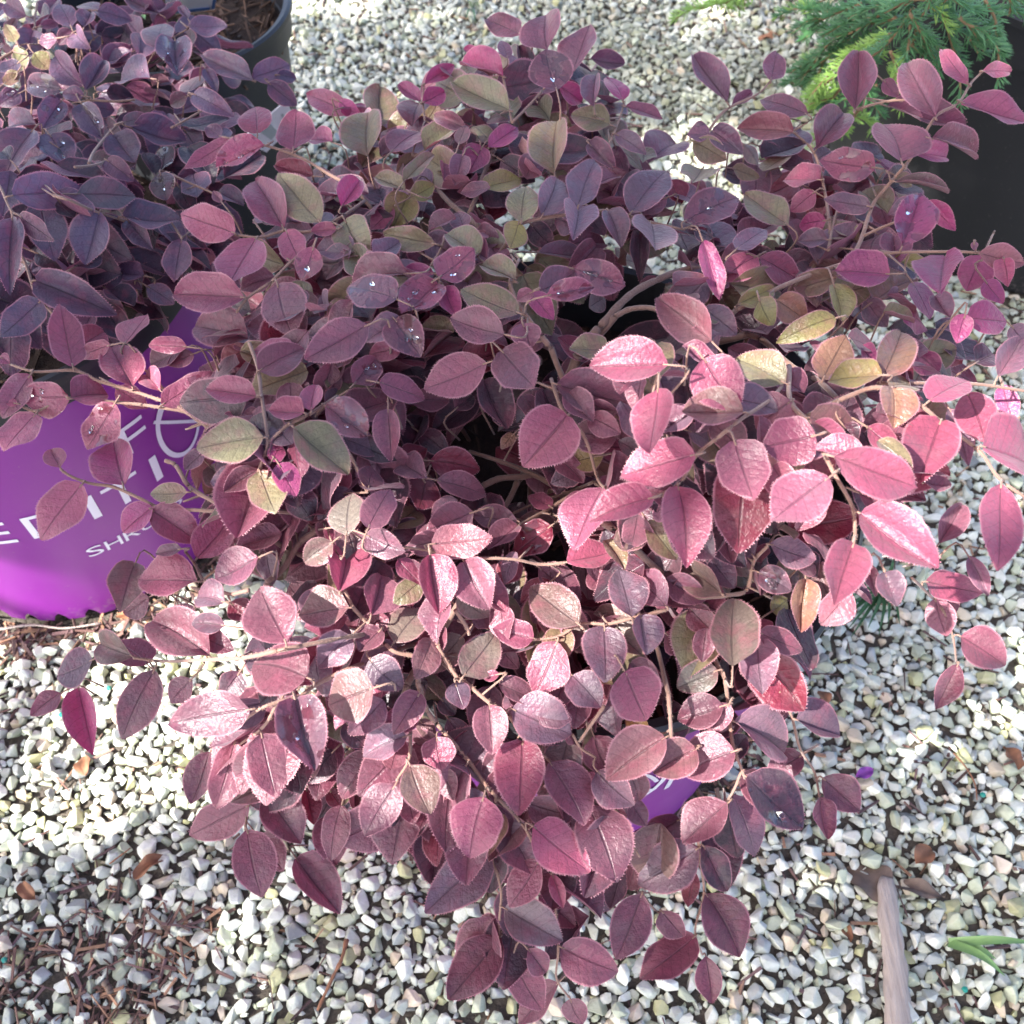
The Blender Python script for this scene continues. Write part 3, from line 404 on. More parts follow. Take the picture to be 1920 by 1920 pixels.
for x, y, r in stones:
    c_ = stone_colour(); gr = max(0., min(1., (y-.62)*2.2))*vnoise(x+3, y, 6)*.75; c_ = [v*(1-gr)+g*gr for v, g in zip(c_, (.33,.34,.24))]
    z = r*.45 + random.uniform(-.001, .003); e = (random.gauss(0, .45), random.gauss(0, .45), random.uniform(0, 6.28))
    recs.append((x, y, z, r, e, random.randrange(NT), c_))
for _ in range(2600):                                     # a few stones lying on top of the others
    x, y = random.uniform(-1, 1), random.uniform(-.1, 1.8)
    if in_pot(x, y, .01) or mulch(x, y) > .02: continue
    r = random.uniform(.004, .0075); recs.append((x, y, .0085+random.uniform(0, .003), r, (random.gauss(0,.5), random.gauss(0,.5), random.uniform(0,6.28)), random.randrange(NT), stone_colour()))
def open_view(px, py):                                    # parts of the view where no leaves cover the ground
    return (py > 1300 and px > 1480) or (py > 1250 and px < 330) or (py > 1560 and px < 760) or (py > 1700)
cand = []
for k, q in enumerate(recs):
    px, py = proj(q[:3])
    if 6 < px < 1914 and 6 < py < 1914 and open_view(px, py): cand.append((-q[3]*FPX/(CAM_H/max(.2, math.sin(PITCH))), k))
cand.sort(); singles = set(k for _, k in cand[:300])
stone_me = [mesh('pebble', V, F.tolist(), False, mats=[M_stone]) for V, F in T_HI]
VV, TT, CC, base = [], [], [], 0
from mathutils import Euler
for k, (x, y, z, r, e, t, c) in enumerate(recs):
    R = Euler(e).to_matrix()
    if k in singles:
        o = obj('pebble', stone_me[t], ground); o.matrix_world = Matrix.Translation((x, y, z)) @ R.to_4x4() @ Matrix.Diagonal((r*1.08, r*1.08, r*1.08, 1)); o.color = rgba(c)
        continue
    near = y < .62
    V, F = (T_MID if near else T_LO)[t]
    W = (V*r*1.08) @ np.array(R).T + np.array([x, y, z]); VV.append(W); TT.append(F+base); base += len(W); CC.append(np.tile([*c, 1.], (len(W), 1)))
gravel = obj('gravel', big_mesh('gravel', np.concatenate(VV), np.concatenate(TT), False, {'tint': ('FLOAT_COLOR', np.concatenate(CC))}, [M_stone_mass]), ground); tag(gravel, kind='stuff')
# shredded bark between the stones
BOX_F = np.array([(0,2,1),(0,3,2),(4,5,6),(4,6,7),(0,1,5),(0,5,4),(1,2,6),(1,6,5),(2,3,7),(2,7,6),(3,0,4),(3,4,7)])
def chips(name, places, cols, parent):
    VV, TT, CC, base = [], [], [], 0
    for (x, y, z, L, w, h, rz, tilt) in places:
        b = random.uniform(-.35, .35); k = random.uniform(.3, .9)
        V = np.array([(-L/2,-w/2,0),(L/2,-w*k/2+b*w,0),(L/2,w*k/2+b*w,0),(-L/2,w/2,0),(-L/2,-w/2,h),(L/2,-w*k/2+b*w,h),(L/2,w*k/2+b*w,h),(-L/2,w/2,h)])
        R = np.array(Euler((random.gauss(0,.4), tilt, rz)).to_matrix()); V = V @ R.T + np.array([x, y, z])
        c = random.choice(cols); q = random.uniform(.6, 1.4)
        VV.append(V); TT.append(BOX_F+base); base += 8; CC.append(np.tile([c[0]*q, c[1]*q, c[2]*q, 1], (8, 1)))
    o = obj(name, big_mesh(name, np.concatenate(VV), np.concatenate(TT), False, {'tint': ('FLOAT_COLOR', np.concatenate(CC))}, [M_chip]), parent); tag(o, kind='stuff'); return o
BARK = [(.115,.062,.05),(.15,.085,.065),(.085,.05,.045),(.20,.12,.085),(.13,.075,.07),(.30,.17,.10)]
pl = []
while len(pl) < 7000:
    x, y = random.uniform(-1, 1), random.uniform(-.1, 1.7); mu = mulch(x, y)
    if in_pot(x, y, .004): continue
    if mu > 0 or random.random() < .05:
        L = random.uniform(.006, .028)
        pl.append((x, y, random.uniform(.001, .009), L, random.uniform(.0008, .0026), random.uniform(.0006, .0016), random.uniform(0, 6.28), random.gauss(0, .25)))
for c in (C_LEFT, C_MAIN):
    for _ in range(700):
        a, r_ = random.uniform(0, 6.28), random.uniform(.148, .178)
        pl.append((c.x+r_*math.cos(a), c.y+r_*math.sin(a), random.uniform(.001, .010), random.uniform(.006, .024), random.uniform(.0012, .0034), random.uniform(.0008, .002), random.uniform(0, 6.28), random.gauss(0, .25)))
chips('shredded_bark', pl, BARK, ground)
# ---------------------------------------------------------------- pots
def lathe(name, prof, seg, mat, parent, loc, wave=None):
    V, F = [], []
    for i, (r, z) in enumerate(prof):
        for k in range(seg):
            a = 2*math.pi*k/seg; zz = z + (wave(a) if wave and i == 0 else 0)
            V.append((r*math.cos(a), r*math.sin(a), zz))
    for i in range(len(prof)-1):
        for k in range(seg):
            a, b = i*seg+k, i*seg+(k+1) % seg; F.append((a, b, b+seg, a+seg))
    o = obj(name, mesh(name, V, F, True, mats=[mat]), parent)
    if loc: o.location = loc
    md = o.modifiers.new('edge', 'EDGE_SPLIT'); md.split_angle = math.radians(35)
    return o
def soil_disc(parent, R, z, seed, extra=250):
    V, F, seg, rings = [(0, 0, z)], [], 40, 10
    for i in range(1, rings+1):
        for k in range(seg):
            a = 2*math.pi*k/seg; r = R*i/rings; V.append((r*math.cos(a), r*math.sin(a), z + .008*(vnoise(r*math.cos(a)+seed, r*math.sin(a), 40)-.5)*(1 if i < rings else 0)))
    for k in range(seg): F.append((0, 1+k, 1+(k+1) % seg))
    for i in range(rings-1):
        for k in range(seg):
            a, b = 1+i*seg+k, 1+i*seg+(k+1) % seg; F.append((a, a+seg, b+seg, b))
    so = obj('soil', mesh('soil', V, F, True, mats=[M_soil]), parent)
    pl = []
    for _ in range(extra):
        a, r = random.uniform(0, 6.28), R*.97*math.sqrt(random.random())
        pl.append((r*math.cos(a), r*math.sin(a), z+random.uniform(.0, .006), random.uniform(.006, .03), random.uniform(.001, .004), .0015, random.uniform(0, 6.28), random.gauss(0, .3)))
    chips('soil_bark', pl, [(.05,.028,.018),(.09,.05,.03),(.13,.075,.045),(.03,.02,.014)], so)
    return so
def rad(z): return POT_RB + (POT_R-POT_RB)*z/POT_H
def on_wall(ang, z, off=.0007):
    r = rad(z) + off; return (r*math.cos(ang), r*math.sin(ang), z)
def letter_mesh(ch, ang_left, z0, hgt, width_deg, turn):
    cu = bpy.data.curves.new('letter', 'FONT'); cu.body = ch; cu.size = 1; cu.resolution_u = 3
    t = bpy.data.objects.new('letter_tmp', cu); COL.objects.link(t)
    me = bpy.data.meshes.new_from_object(t.evaluated_get(bpy.context.evaluated_depsgraph_get())); bpy.data.objects.remove(t)
    bm = bmesh.new(); bm.from_mesh(me); bmesh.ops.triangulate(bm, faces=bm.faces)
    for _ in range(2):
        es = [e for e in bm.edges if e.calc_length() > .16]
        if es: bmesh.ops.subdivide_edges(bm, edges=es, cuts=1); bmesh.ops.triangulate(bm, faces=bm.faces)
    xs = [v.co.x for v in bm.verts]; ys = [v.co.y for v in bm.verts]; x0, x1, y0, y1 = min(xs), max(xs), min(ys), max(ys)
    V = [on_wall(math.radians(ang_left + (v.co.x-x0)/(x1-x0)*width_deg + turn), z0 + (v.co.y-y0)/(y1-y0)*hgt) for v in bm.verts]
    F = [[v.index for v in f.verts] for f in bm.faces]; bm.free(); bpy.data.meshes.remove(me)
    return V, F
def arc_ribbon(pts, w):
    V, F = [], []
    for i, (a, z) in enumerate(pts):
        b = pts[min(i+1, len(pts)-1)]; c = pts[max(i-1, 0)]
        du, dz = (b[0]-c[0])*rad(z), b[1]-c[1]; L = math.hypot(du, dz) or 1; nu, nz = -dz/L, du/L
        for s in (-.5, .5): V.append(on_wall(a + s*w*nu/rad(z), z + s*w*nz, .0008))
    for i in range(len(pts)-1): F.append((2*i, 2*i+1, 2*i+3, 2*i+2))
    return V, F
def purple_pot(loc, turn, label):
    p = empty('nursery_pot', loc + Vector((0, 0, .009))); tag(p, label, 'plant pot', 'purple printed nursery pots')
    def wave(a):
        q = (a/(2*math.pi)*36) % 1; return .0105*max(0., 1-abs(q-.5)/.24)**.5 if abs(q-.5) < .24 else 0
    prof = [(rad(.0), .0)] + [(rad(z), z) for z in (.012, .016, .03, .06, .1, .14, .18, .22, .25, .262)]
    lathe('wall', prof, 432, M_purple, p, None, wave)
    lathe('rim', [(rad(.262), .262), (rad(.262)+.0035, .263), (rad(.265)+.004, .272), (rad(.27)+.0028, .274), (rad(.27)+.0028, .281), (rad(.28)+.006, .283), (rad(.28)+.0062, .289), (rad(.28)+.004, .291), (rad(.28)-.001, .290), (rad(.28)-.004, .283), (rad(.25)-.006, .25), (rad(.1)-.006, .1), (rad(0)-.007, .004), (.002, .004)], 96, M_black, p, None)
    soil_disc(p, rad(.24)-.005, .243, loc[0], 300)
    for ch, a, z0, h, w in (('F', -43.8, .181, .030, 7.6), ('E', -88., .1345, .029, 9.5), ('D', -74.5, .1345, .029, 12.), ('I', -58.4, .1345, .029, 2.3), ('T', -53.8, .1335, .029, 10.5), ('I', -38.9, .1345, .029, 2.3), ('N', -15.4, .1365, .029, 10.5), ('S', -2.5, .1365, .029, 8.),
                            ('S', -65., .0895, .0125, 4.6), ('H', -59.6, .0895, .0125, 4.8), ('R', -53.9, .0895, .0125, 4.6), ('U', -48.6, .0895, .0125, 4.6), ('B', -43.2, .0895, .0125, 4.4), ('S', -38., .0895, .0125, 4.4)):
        V, F = letter_mesh(ch, a, z0, h, w, turn); obj('letter', mesh('letter', V, F, False, mats=[M_print]), p)
    R_, ca, cz = .0365, math.radians(-25.5+turn), .1725   # the ornamental O with two crossing arcs
    ring = [(ca + .62*R_*math.cos(q)/rad(cz), cz + R_*math.sin(q)) for q in np.linspace(0, 2*math.pi, 49)]
    a1 = [(ca + (-.62*R_ + .0105*q*(1.2) )/rad(cz), cz + .022 - .0135*q) for q in np.linspace(0, 3.4, 16)]
    a2 = [(ca + (-.60*R_ + .04*q)/rad(cz), cz + .012 + .026*math.sin(q*2.6) - .03*q*q) for q in np.linspace(0, 1, 16)]
    V, F = [], []
    for pts, w in ((ring, .0042), (a1, .0028), (a2, .0028)):
        v, f = arc_ribbon(pts, w); F += [tuple(i+len(V) for i in q) for q in f]; V += v
    obj('emblem', mesh('emblem', V, F, False, mats=[M_print]), p)
    return p
pot_main = purple_pot(C_MAIN, -50., 'purple printed pot with black rim under the large pink shrub')
pot_left = purple_pot(C_LEFT, 0., 'purple printed pot with white lettering at the left edge')
pb = empty('black_pot', C_BLACK); tag(pb, 'small black pot of bare soil behind the left shrub', 'plant pot')
lathe('wall', [(.092, 0), (.094, .1), (.104, .228), (.104, .2285)], 80, M_black, pb, None)
lathe('rim', [(.104, .2275), (.1125, .229), (.1135, .250), (.1165, .251), (.1165, .256), (.114, .258), (.109, .256), (.106, .22), (.1, .12), (.002, .12)], 80, M_black, pb, None)
soil_disc(pb, .1045, .222, 3.3, 420)
pg = empty('black_pot', C_BIG); tag(pg, 'big matt black pot holding the green spruce at the right edge', 'plant pot')
lathe('wall', [(.225, 0), (.235, .004), (.262, .15), (.276, .262)], 120, M_black_big, pg, None)
lathe('rim', [(.276, .262), (.286, .264), (.289, .298), (.293, .300), (.293, .306), (.289, .308), (.282, .305), (.272, .24), (.002, .24)], 120, M_black_big, pg, None)
soil_disc(pg, .273, .262, 7.7, 200)
# ---------------------------------------------------------------- leaves
def leaf_template(shape, fold, curl, ripple, seed, nt=11, fringe=True):
    r = random.Random(seed); V, A, F = [], [], []
    cols = (-1., -.7, -.36, 0., .36, .7, 1.)
    def prof(t):
        p, q = shape; w = (math.sin(math.pi*min(1, t)**p)**q) if 0 < t < 1 else 0
        if t > .62: w *= 1 - .38*((t-.62)/.38)**1.6
        return max(w, .0)
    ph, ph2 = r.uniform(0, 6.28), r.uniform(0, 6.28); bend = r.uniform(-.09, .09); e1, e2, e3 = r.uniform(0, 6.28), r.uniform(0, 6.28), r.uniform(.0, .06); asy = r.uniform(-.14, .14)
    def place(s, t):
        w = .5*prof(t)*(1 + e3*math.sin(t*11+(e1 if s > 0 else e2)))*(1 + asy*(1 if s > 0 else -1)); x = s*w + bend*math.sin(math.pi*t)*.5; a = abs(s)*w
        z = fold*a - .9*fold*a*a + curl*(-(t-.15)**2 if t > .15 else 0) + ripple*abs(s)**1.5*math.sin(t*9+ph+(1.5 if s > 0 else 0)) + .012*math.sin(t*5+ph2)
        return (x, t, z)
    for i in range(nt+1):
        t = i/nt; t = .5-.5*math.cos(math.pi*t)*(1) if False else t
        for s in cols: V.append(place(s, min(max(t, .004), .996))); A.append((s, t, 0.))
    n = len(cols)
    for i in range(nt):
        for j in range(n-1):
            a = i*n+j; F.append((a, a+1, a+n+1)); F.append((a, a+n+1, a+n))
    if fringe:
        for side in (-1, 1):
            m = 40
            for k in range(1, m):
                t = .04 + .95*k/m + r.uniform(-.008, .008); t = min(t, .985); p0 = Vector(place(side, t-.0055)); p1 = Vector(place(side, min(.99, t+.0055)))
                L = r.uniform(.018, .036); nn = Vector((side, .55, r.uniform(-.3, .3))).normalized(); tip = (p0+p1)/2 + nn*L
                b = len(V); V += [tuple(p0), tuple(p1), tuple(tip)]; A += [(side, t, .35), (side, t, .35), (side, t, 1.)]; F.append((b, b+1, b+2) if side > 0 else (b+1, b, b+2))
    return np.array(V), np.array(A), np.array(F)
SHAPES = [(.84, .60), (.78, .52), (.92, .66), (.74, .58)]
TEMPL = []
for k in range(28):
    TEMPL.append(leaf_template(SHAPES[k % 4], random.choice([.25, .45, .65, .9, .15, 1.05]), random.choice((random.uniform(-.06, .22), random.uniform(0, .22), random.uniform(.2, .4), random.uniform(-.25, 0))), random.uniform(.0, .045), 100+k))
TEMPL += [leaf_template(SHAPES[k % 4], -.35, .4, .05, 300+k) for k in range(3)]
leaf_me = [mesh('leaf', V, F.tolist(), True, {'luv': ('FLOAT_VECTOR', A)}, [M_leaf]) for V, A, F in TEMPL]
def catmull(P, per=5):
    P = [Vector(p) for p in P]; Q = [P[0]*2-P[1]] + P + [P[-1]*2-P[-2]]; out = []
    for i in range(1, len(Q)-2):
        for k in range(per):
            t = k/per; a, b, c, d = Q[i-1], Q[i], Q[i+1], Q[i+2]
            out.append(.5*((2*b) + (c-a)*t + (2*a-5*b+4*c-d)*t*t + (3*b-a-3*c+d)*t**3))
    out.append(P[-1]); return out
def tube(P, r0, r1, seg=7, hairs=0, knob=0.):
    V, A, F = [], [], []; n = len(P)
    for i, p in enumerate(P):
        d = (P[min(i+1, n-1)] - P[max(i-1, 0)]).normalized(); u = d.orthogonal().normalized(); v = d.cross(u)
        r = (r0 + (r1-r0)*i/(n-1)) * (1 + knob*random.uniform(-1, 1))
        for k in range(seg):
            a = 2*math.pi*k/seg; V.append(p + (u*math.cos(a)+v*math.sin(a))*r); A.append((0, i/n, 0))
    for i in range(n-1):
        for k in range(seg):
            a, b = i*seg+k, i*seg+(k+1) % seg; F.append((a, b, b+seg)); F.append((a, b+seg, a+seg))
    c = len(V); V += [P[0], P[-1]]; A += [(0, 0, 0)]*2
    for k in range(seg): F.append((c, (k+1) % seg, k)); F.append((c+1, (n-1)*seg+k, (n-1)*seg+(k+1) % seg))
    if hairs:
        L = sum((P[i+1]-P[i]).length for i in range(n-1))
        for _ in range(int(L*hairs)):
            i = random.randrange(n-1); f = random.random(); p = P[i].lerp(P[i+1], f); d = (P[i+1]-P[i]).normalized()
            o = d.orthogonal().normalized(); o.rotate(Matrix.Rotation(random.uniform(0, 6.28), 3, d)); r = r0 + (r1-r0)*(i+f)/(n-1)
            b = len(V); s = d*.00012; q = p + o*r*.9
            V += [q-s, q+s, q + o*random.uniform(.0004, .0010) + d*random.uniform(-.0003, .0004)]; A += [(0, 0, .2), (0, 0, .2), (0, 0, .8)]; F.append((b, b+1, b+2))
    return V, A, F
def tube_obj(name, P, r0, r1, mat, parent, seg=7, hairs=0, knob=0.):
    V, A, F = tube(P, r0, r1, seg, hairs, knob)
    return obj(name, mesh(name, V, F, True, {'luv': ('FLOAT_VECTOR', A)}, [mat]), parent)
UP = Vector((0, 0, 1)); EYE = Vector((0, 0, CAM_H))
def frame(B, T, Nrm, w):
    y = T-B; L = y.length; y = y/L; z = (Nrm - y*Nrm.dot(y)).normalized(); x = y.cross(z)
    M = Matrix.Identity(4)
    for i in range(3): M[i][0] = x[i]*w; M[i][1] = y[i]*L; M[i][2] = z[i]*L; M[i][3] = B[i]
    return M, x
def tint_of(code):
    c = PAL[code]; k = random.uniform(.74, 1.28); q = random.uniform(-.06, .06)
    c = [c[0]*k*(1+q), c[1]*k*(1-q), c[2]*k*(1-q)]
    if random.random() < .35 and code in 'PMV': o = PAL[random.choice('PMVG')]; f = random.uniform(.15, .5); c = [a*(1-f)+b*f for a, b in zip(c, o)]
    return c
def read_leaves(data):
    out = []
    for (cx, cy), txt in data.items():
        for q in txt.replace('\n', ';').split(';'):
            w = q.split()
            if len(w) != 6: continue
            bx, by, tx, ty, wd = [float(v)/3 for v in w[:5]]; s = w[5]
            out.append((bx+cx*640, by+cy*640, tx+cx*640, ty+cy*640, wd, s[0], 1 if '+' in s else -1 if '-' in s else 0, 'w' in s))
    return out
def build_shrub(root, leaves, stems, zpts, centre, n_single, filler, gaps, foot, shift=(1, 1, 1)):
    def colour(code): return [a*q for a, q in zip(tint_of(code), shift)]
    # stems
    S = []                                                # (px, py, point)
    for (cx, cy), txt, r0, r1, kind in stems:
        v = [float(q) for q in txt.split()]; pts = []
        for i in range(0, len(v), 2):
            px, py = v[i]/3+cx*640, v[i+1]/3+cy*640; pts.append(at(px, py, height(px, py, zpts) - (.004 if kind == 0 else .022)))
        P = catmull(pts, 6)
        tube_obj('stem', P, r0*.0008, r1*.0008, M_wood if kind else M_stem, root, 8, 2600 if kind == 0 else 700, .10)
        for p in P: a, b = proj(p); S.append((a, b, p))
        if kind or max(r0, r1) >= 1.3:                              # carry the thick end back to the foot of the plant
            e = P[0] if r0 >= r1 else P[-1]; d = (P[0]-P[1]) if r0 >= r1 else (P[-1]-P[-2]); d = d.normalized()
            F_ = foot + Vector((random.uniform(-.02, .02), random.uniform(-.02, .02), 0))
            Q = [e, e + d*.02 + (F_-e)*.12 - UP*.014, e.lerp(F_, .45) - UP*.06, e.lerp(F_, .8) - UP*.045 if e.z > .33 else F_ + UP*.03, F_]
            tube_obj('stem', catmull(Q, 5), max(r0, r1)*.00085, max(r0, r1)*.0011, M_wood, root, 7, 0, .12)
    SA = np.array([(a, b) for a, b, _ in S])
    items = []
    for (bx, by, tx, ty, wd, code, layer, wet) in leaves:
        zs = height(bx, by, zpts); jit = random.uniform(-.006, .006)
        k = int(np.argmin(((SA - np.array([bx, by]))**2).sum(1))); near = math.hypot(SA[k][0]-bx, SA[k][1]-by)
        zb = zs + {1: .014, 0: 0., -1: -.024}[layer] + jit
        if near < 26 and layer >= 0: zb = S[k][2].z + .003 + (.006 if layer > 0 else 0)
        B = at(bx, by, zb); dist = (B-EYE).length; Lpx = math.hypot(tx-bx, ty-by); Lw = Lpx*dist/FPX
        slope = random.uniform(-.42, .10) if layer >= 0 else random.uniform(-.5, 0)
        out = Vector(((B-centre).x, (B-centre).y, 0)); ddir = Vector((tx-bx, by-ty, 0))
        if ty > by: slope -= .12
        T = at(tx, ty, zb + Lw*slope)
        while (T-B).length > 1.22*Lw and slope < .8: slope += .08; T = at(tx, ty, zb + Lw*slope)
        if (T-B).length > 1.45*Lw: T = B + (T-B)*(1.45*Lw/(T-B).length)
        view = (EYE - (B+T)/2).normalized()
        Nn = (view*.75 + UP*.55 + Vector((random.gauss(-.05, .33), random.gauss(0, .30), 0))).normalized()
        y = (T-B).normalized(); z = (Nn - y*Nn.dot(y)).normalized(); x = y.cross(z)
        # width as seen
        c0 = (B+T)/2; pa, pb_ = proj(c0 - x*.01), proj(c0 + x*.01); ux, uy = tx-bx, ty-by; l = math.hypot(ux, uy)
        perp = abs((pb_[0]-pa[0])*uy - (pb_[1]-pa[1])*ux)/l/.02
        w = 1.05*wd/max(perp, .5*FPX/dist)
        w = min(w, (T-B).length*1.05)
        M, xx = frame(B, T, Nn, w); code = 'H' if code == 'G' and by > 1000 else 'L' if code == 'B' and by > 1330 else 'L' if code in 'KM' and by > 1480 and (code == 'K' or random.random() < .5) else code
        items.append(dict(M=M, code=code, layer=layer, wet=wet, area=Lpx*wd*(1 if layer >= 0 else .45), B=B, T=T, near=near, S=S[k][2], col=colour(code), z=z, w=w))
    # petioles, all of them one mass too thin to pick apart
    PV, PA, PF = [], [], []
    for it in items:
        B = it['B']; y = (it['T']-B).normalized()
        if it['near'] < 60 and (it['S']-B).length < .04: end = it['S']
        else: end = B - y*.004 + (foot-B).normalized()*.010 - UP*.016
        if (end-B).length < .0008: continue
        P = catmull([B + y*.002, B - y*(end-B).length*.35 + (end-B)*.15, end], 3)
        V, A, F = tube(P, .00042, .00055, 5, 1500); b = len(PV); PV += V; PA += A; PF += [tuple(i+b for i in f) for f in F]
    o = obj('leaf_stalks', mesh('leaf_stalks', PV, PF, True, {'luv': ('FLOAT_VECTOR', PA)}, [M_stem]), root); tag(o, kind='stuff')
    items.sort(key=lambda q: -q['area'])
    for it in items[:n_single]:
        t = random.randrange(31) if it['layer'] < 0 else random.randrange(28)
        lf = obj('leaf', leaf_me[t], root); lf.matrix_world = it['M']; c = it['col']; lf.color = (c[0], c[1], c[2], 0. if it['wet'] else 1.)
        if it['wet']:
            for _d in range(random.choice((1, 1, 2, 3))):
                V = []; F = []; seg, rings = 14, 4; sc = random.choice((.0008, .0011, .0016, .0022))*random.uniform(.8, 1.2); cx_, ct = random.uniform(-.12, .12), random.uniform(.25, .85)
                ph = random.uniform(0, 6.28)
                for i in range(rings+1):
                    f = i/rings
                    for k in range(seg):
                        a = 2*math.pi*k/seg; rr = math.cos(f*math.pi/2)*(1+.22*math.sin(2*a+ph)+.12*math.sin(3*a))
                        V.append((rr*math.cos(a), rr*math.sin(a)*1.35, .42*math.sin(f*math.pi/2)-.05))
                for i in range(rings):
                    for k in range(seg):
                        a, b = i*seg+k, i*seg+(k+1) % seg; F.append((a, b, b+seg, a+seg))
                F.append(tuple(reversed(range(seg)))); dm = mesh('water_drop', V, F, True, mats=[M_water])
                dr = obj('water_drop', dm, lf)
                L = (it['T']-it['B']).length; tv = TEMPL[t]; j = int(np.argmin((tv[1][:84, 0]-cx_*4)**2 + (tv[1][:84, 1]-ct)**2)); v = tv[0][j]
                W = it['M'] @ Vector(v); R = it['M'].to_3x3().normalized()
                dr.matrix_world = Matrix.Translation(W + it['z']*.0004) @ R.to_4x4() @ Matrix.Diagonal((sc, sc, sc, 1))
    # the rest of the foliage and the leaves deep inside
    VV, TT, AA, CC, base = [], [], [], [], 0
    def add(M, c, a):
        nonlocal base
        V, A, F = TEMPL[random.randrange(31)]; m = np.array(M)
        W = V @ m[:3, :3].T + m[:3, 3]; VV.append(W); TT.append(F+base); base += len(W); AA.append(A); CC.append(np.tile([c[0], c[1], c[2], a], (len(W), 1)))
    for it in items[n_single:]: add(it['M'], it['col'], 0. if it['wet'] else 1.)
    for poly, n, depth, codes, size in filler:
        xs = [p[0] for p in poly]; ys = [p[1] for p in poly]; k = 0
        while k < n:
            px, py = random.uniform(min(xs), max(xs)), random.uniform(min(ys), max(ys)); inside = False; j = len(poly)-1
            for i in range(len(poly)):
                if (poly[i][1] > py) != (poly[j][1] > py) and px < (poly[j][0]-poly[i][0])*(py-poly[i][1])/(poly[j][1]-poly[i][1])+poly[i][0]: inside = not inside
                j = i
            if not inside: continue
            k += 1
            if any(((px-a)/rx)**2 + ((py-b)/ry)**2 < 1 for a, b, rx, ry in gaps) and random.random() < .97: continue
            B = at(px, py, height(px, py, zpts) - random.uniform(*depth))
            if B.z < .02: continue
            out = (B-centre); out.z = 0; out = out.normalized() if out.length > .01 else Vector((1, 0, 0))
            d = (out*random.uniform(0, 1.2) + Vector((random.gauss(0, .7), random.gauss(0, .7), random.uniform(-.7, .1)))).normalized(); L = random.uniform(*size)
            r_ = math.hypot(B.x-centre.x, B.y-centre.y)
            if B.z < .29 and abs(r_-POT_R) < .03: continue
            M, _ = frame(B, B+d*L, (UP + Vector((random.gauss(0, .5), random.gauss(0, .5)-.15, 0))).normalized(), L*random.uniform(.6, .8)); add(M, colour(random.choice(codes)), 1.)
    me = big_mesh('inner_leaves', np.concatenate(VV), np.concatenate(TT), True, {'luv': ('FLOAT_VECTOR', np.concatenate(AA)), 'tint': ('FLOAT_COLOR', np.concatenate(CC))}, [M_leaf_mass])
    tag(obj('inner_leaves', me, root), kind='stuff')
    # short trunk
    tube_obj('trunk', catmull([foot - UP*.01, foot + UP*.03, foot + Vector((.004, .003, .05))], 5), .008, .006, M_wood, root, 9, 0, .08)
shrub = empty('shrub'); tag(shrub, 'large shrub with pink and mauve leaves filling the middle of the photo', 'shrub')
POLY = [(470,470),(620,340),(800,240),(1000,200),(1130,260),(1230,380),(1400,340),(1600,280),(1700,400),(1760,560),(1780,700),(1650,880),(1560,1020),(1480,1230),(1400,1400),(1290,1530),(1100,1590),(850,1530),(660,1450),(480,1330),(560,1130),(440,950),(430,720)]
GAPS = [(1160,570,110,75),(900,800,75,50),(960,860,80,70),(1010,400,80,60),(1230,480,60,50),(1010,1020,50,40),(830,1330,50,45),(1100,1080,50,30),(1000,1280,40,30),(1420,1120,70,50),(1250,1180,40,40),(1190,1360,70,40),(1480,930,60,40)]
UPPER = [(600,290),(760,180),(900,110),(1060,80),(1140,170),(1210,260),(1240,420),(1340,350),(1450,280),(1560,250),(1680,320),(1720,440),(1500,570),(1100,520),(700,560),(480,560)]
LEFTC = [(440,640),(520,560),(740,560),(780,760),(660,980),(480,980),(450,850)]
BIG_ = (.022, .038)
FRONT = [(470,1330),(900,1380),(1400,1390),(1390,1540),(1260,1660),(1120,1740),(920,1720),(850,1600),(650,1540),(440,1480)]
FILL = [(POLY, 950, (.020, .10), 'DDDVLMGRD', BIG_), (UPPER, 260, (.012, .05), 'DVGMGGDV', BIG_), (FRONT, 75, (.008, .05), 'MLVLMD', BIG_), (LEFTC, 120, (.010, .05), 'MMDVGLL', BIG_), (POLY, 280, (.003, .02), 'MMVVLPG', (.015, .024))]  # many dark D leaves put the inner shade into the leaf colour
build_shrub(shrub, read_leaves(MAIN_LEAVES), MAIN_STEMS, MAIN_Z, C_MAIN, 300, FILL, GAPS, C_MAIN + Vector((0, .01, .245)))
shrub2 = empty('shrub'); tag(shrub2, 'dusky purple shrub in the shade at the upper left', 'shrub')
POLY2 = [(-60,40),(120,20),(300,30),(420,90),(430,200),(420,380),(400,520),(250,600),(60,620),(-60,640)]
build_shrub(shrub2, read_leaves(LEFT_LEAVES), LEFT_STEMS, LEFT_Z, C_LEFT, 300, [(POLY2, 360, (.015, .08), 'VVVDDM', BIG_)], [(250,320,40,40),(140,140,60,30)], C_LEFT + Vector((.0, .0, .245)), (.70, .80, .98))
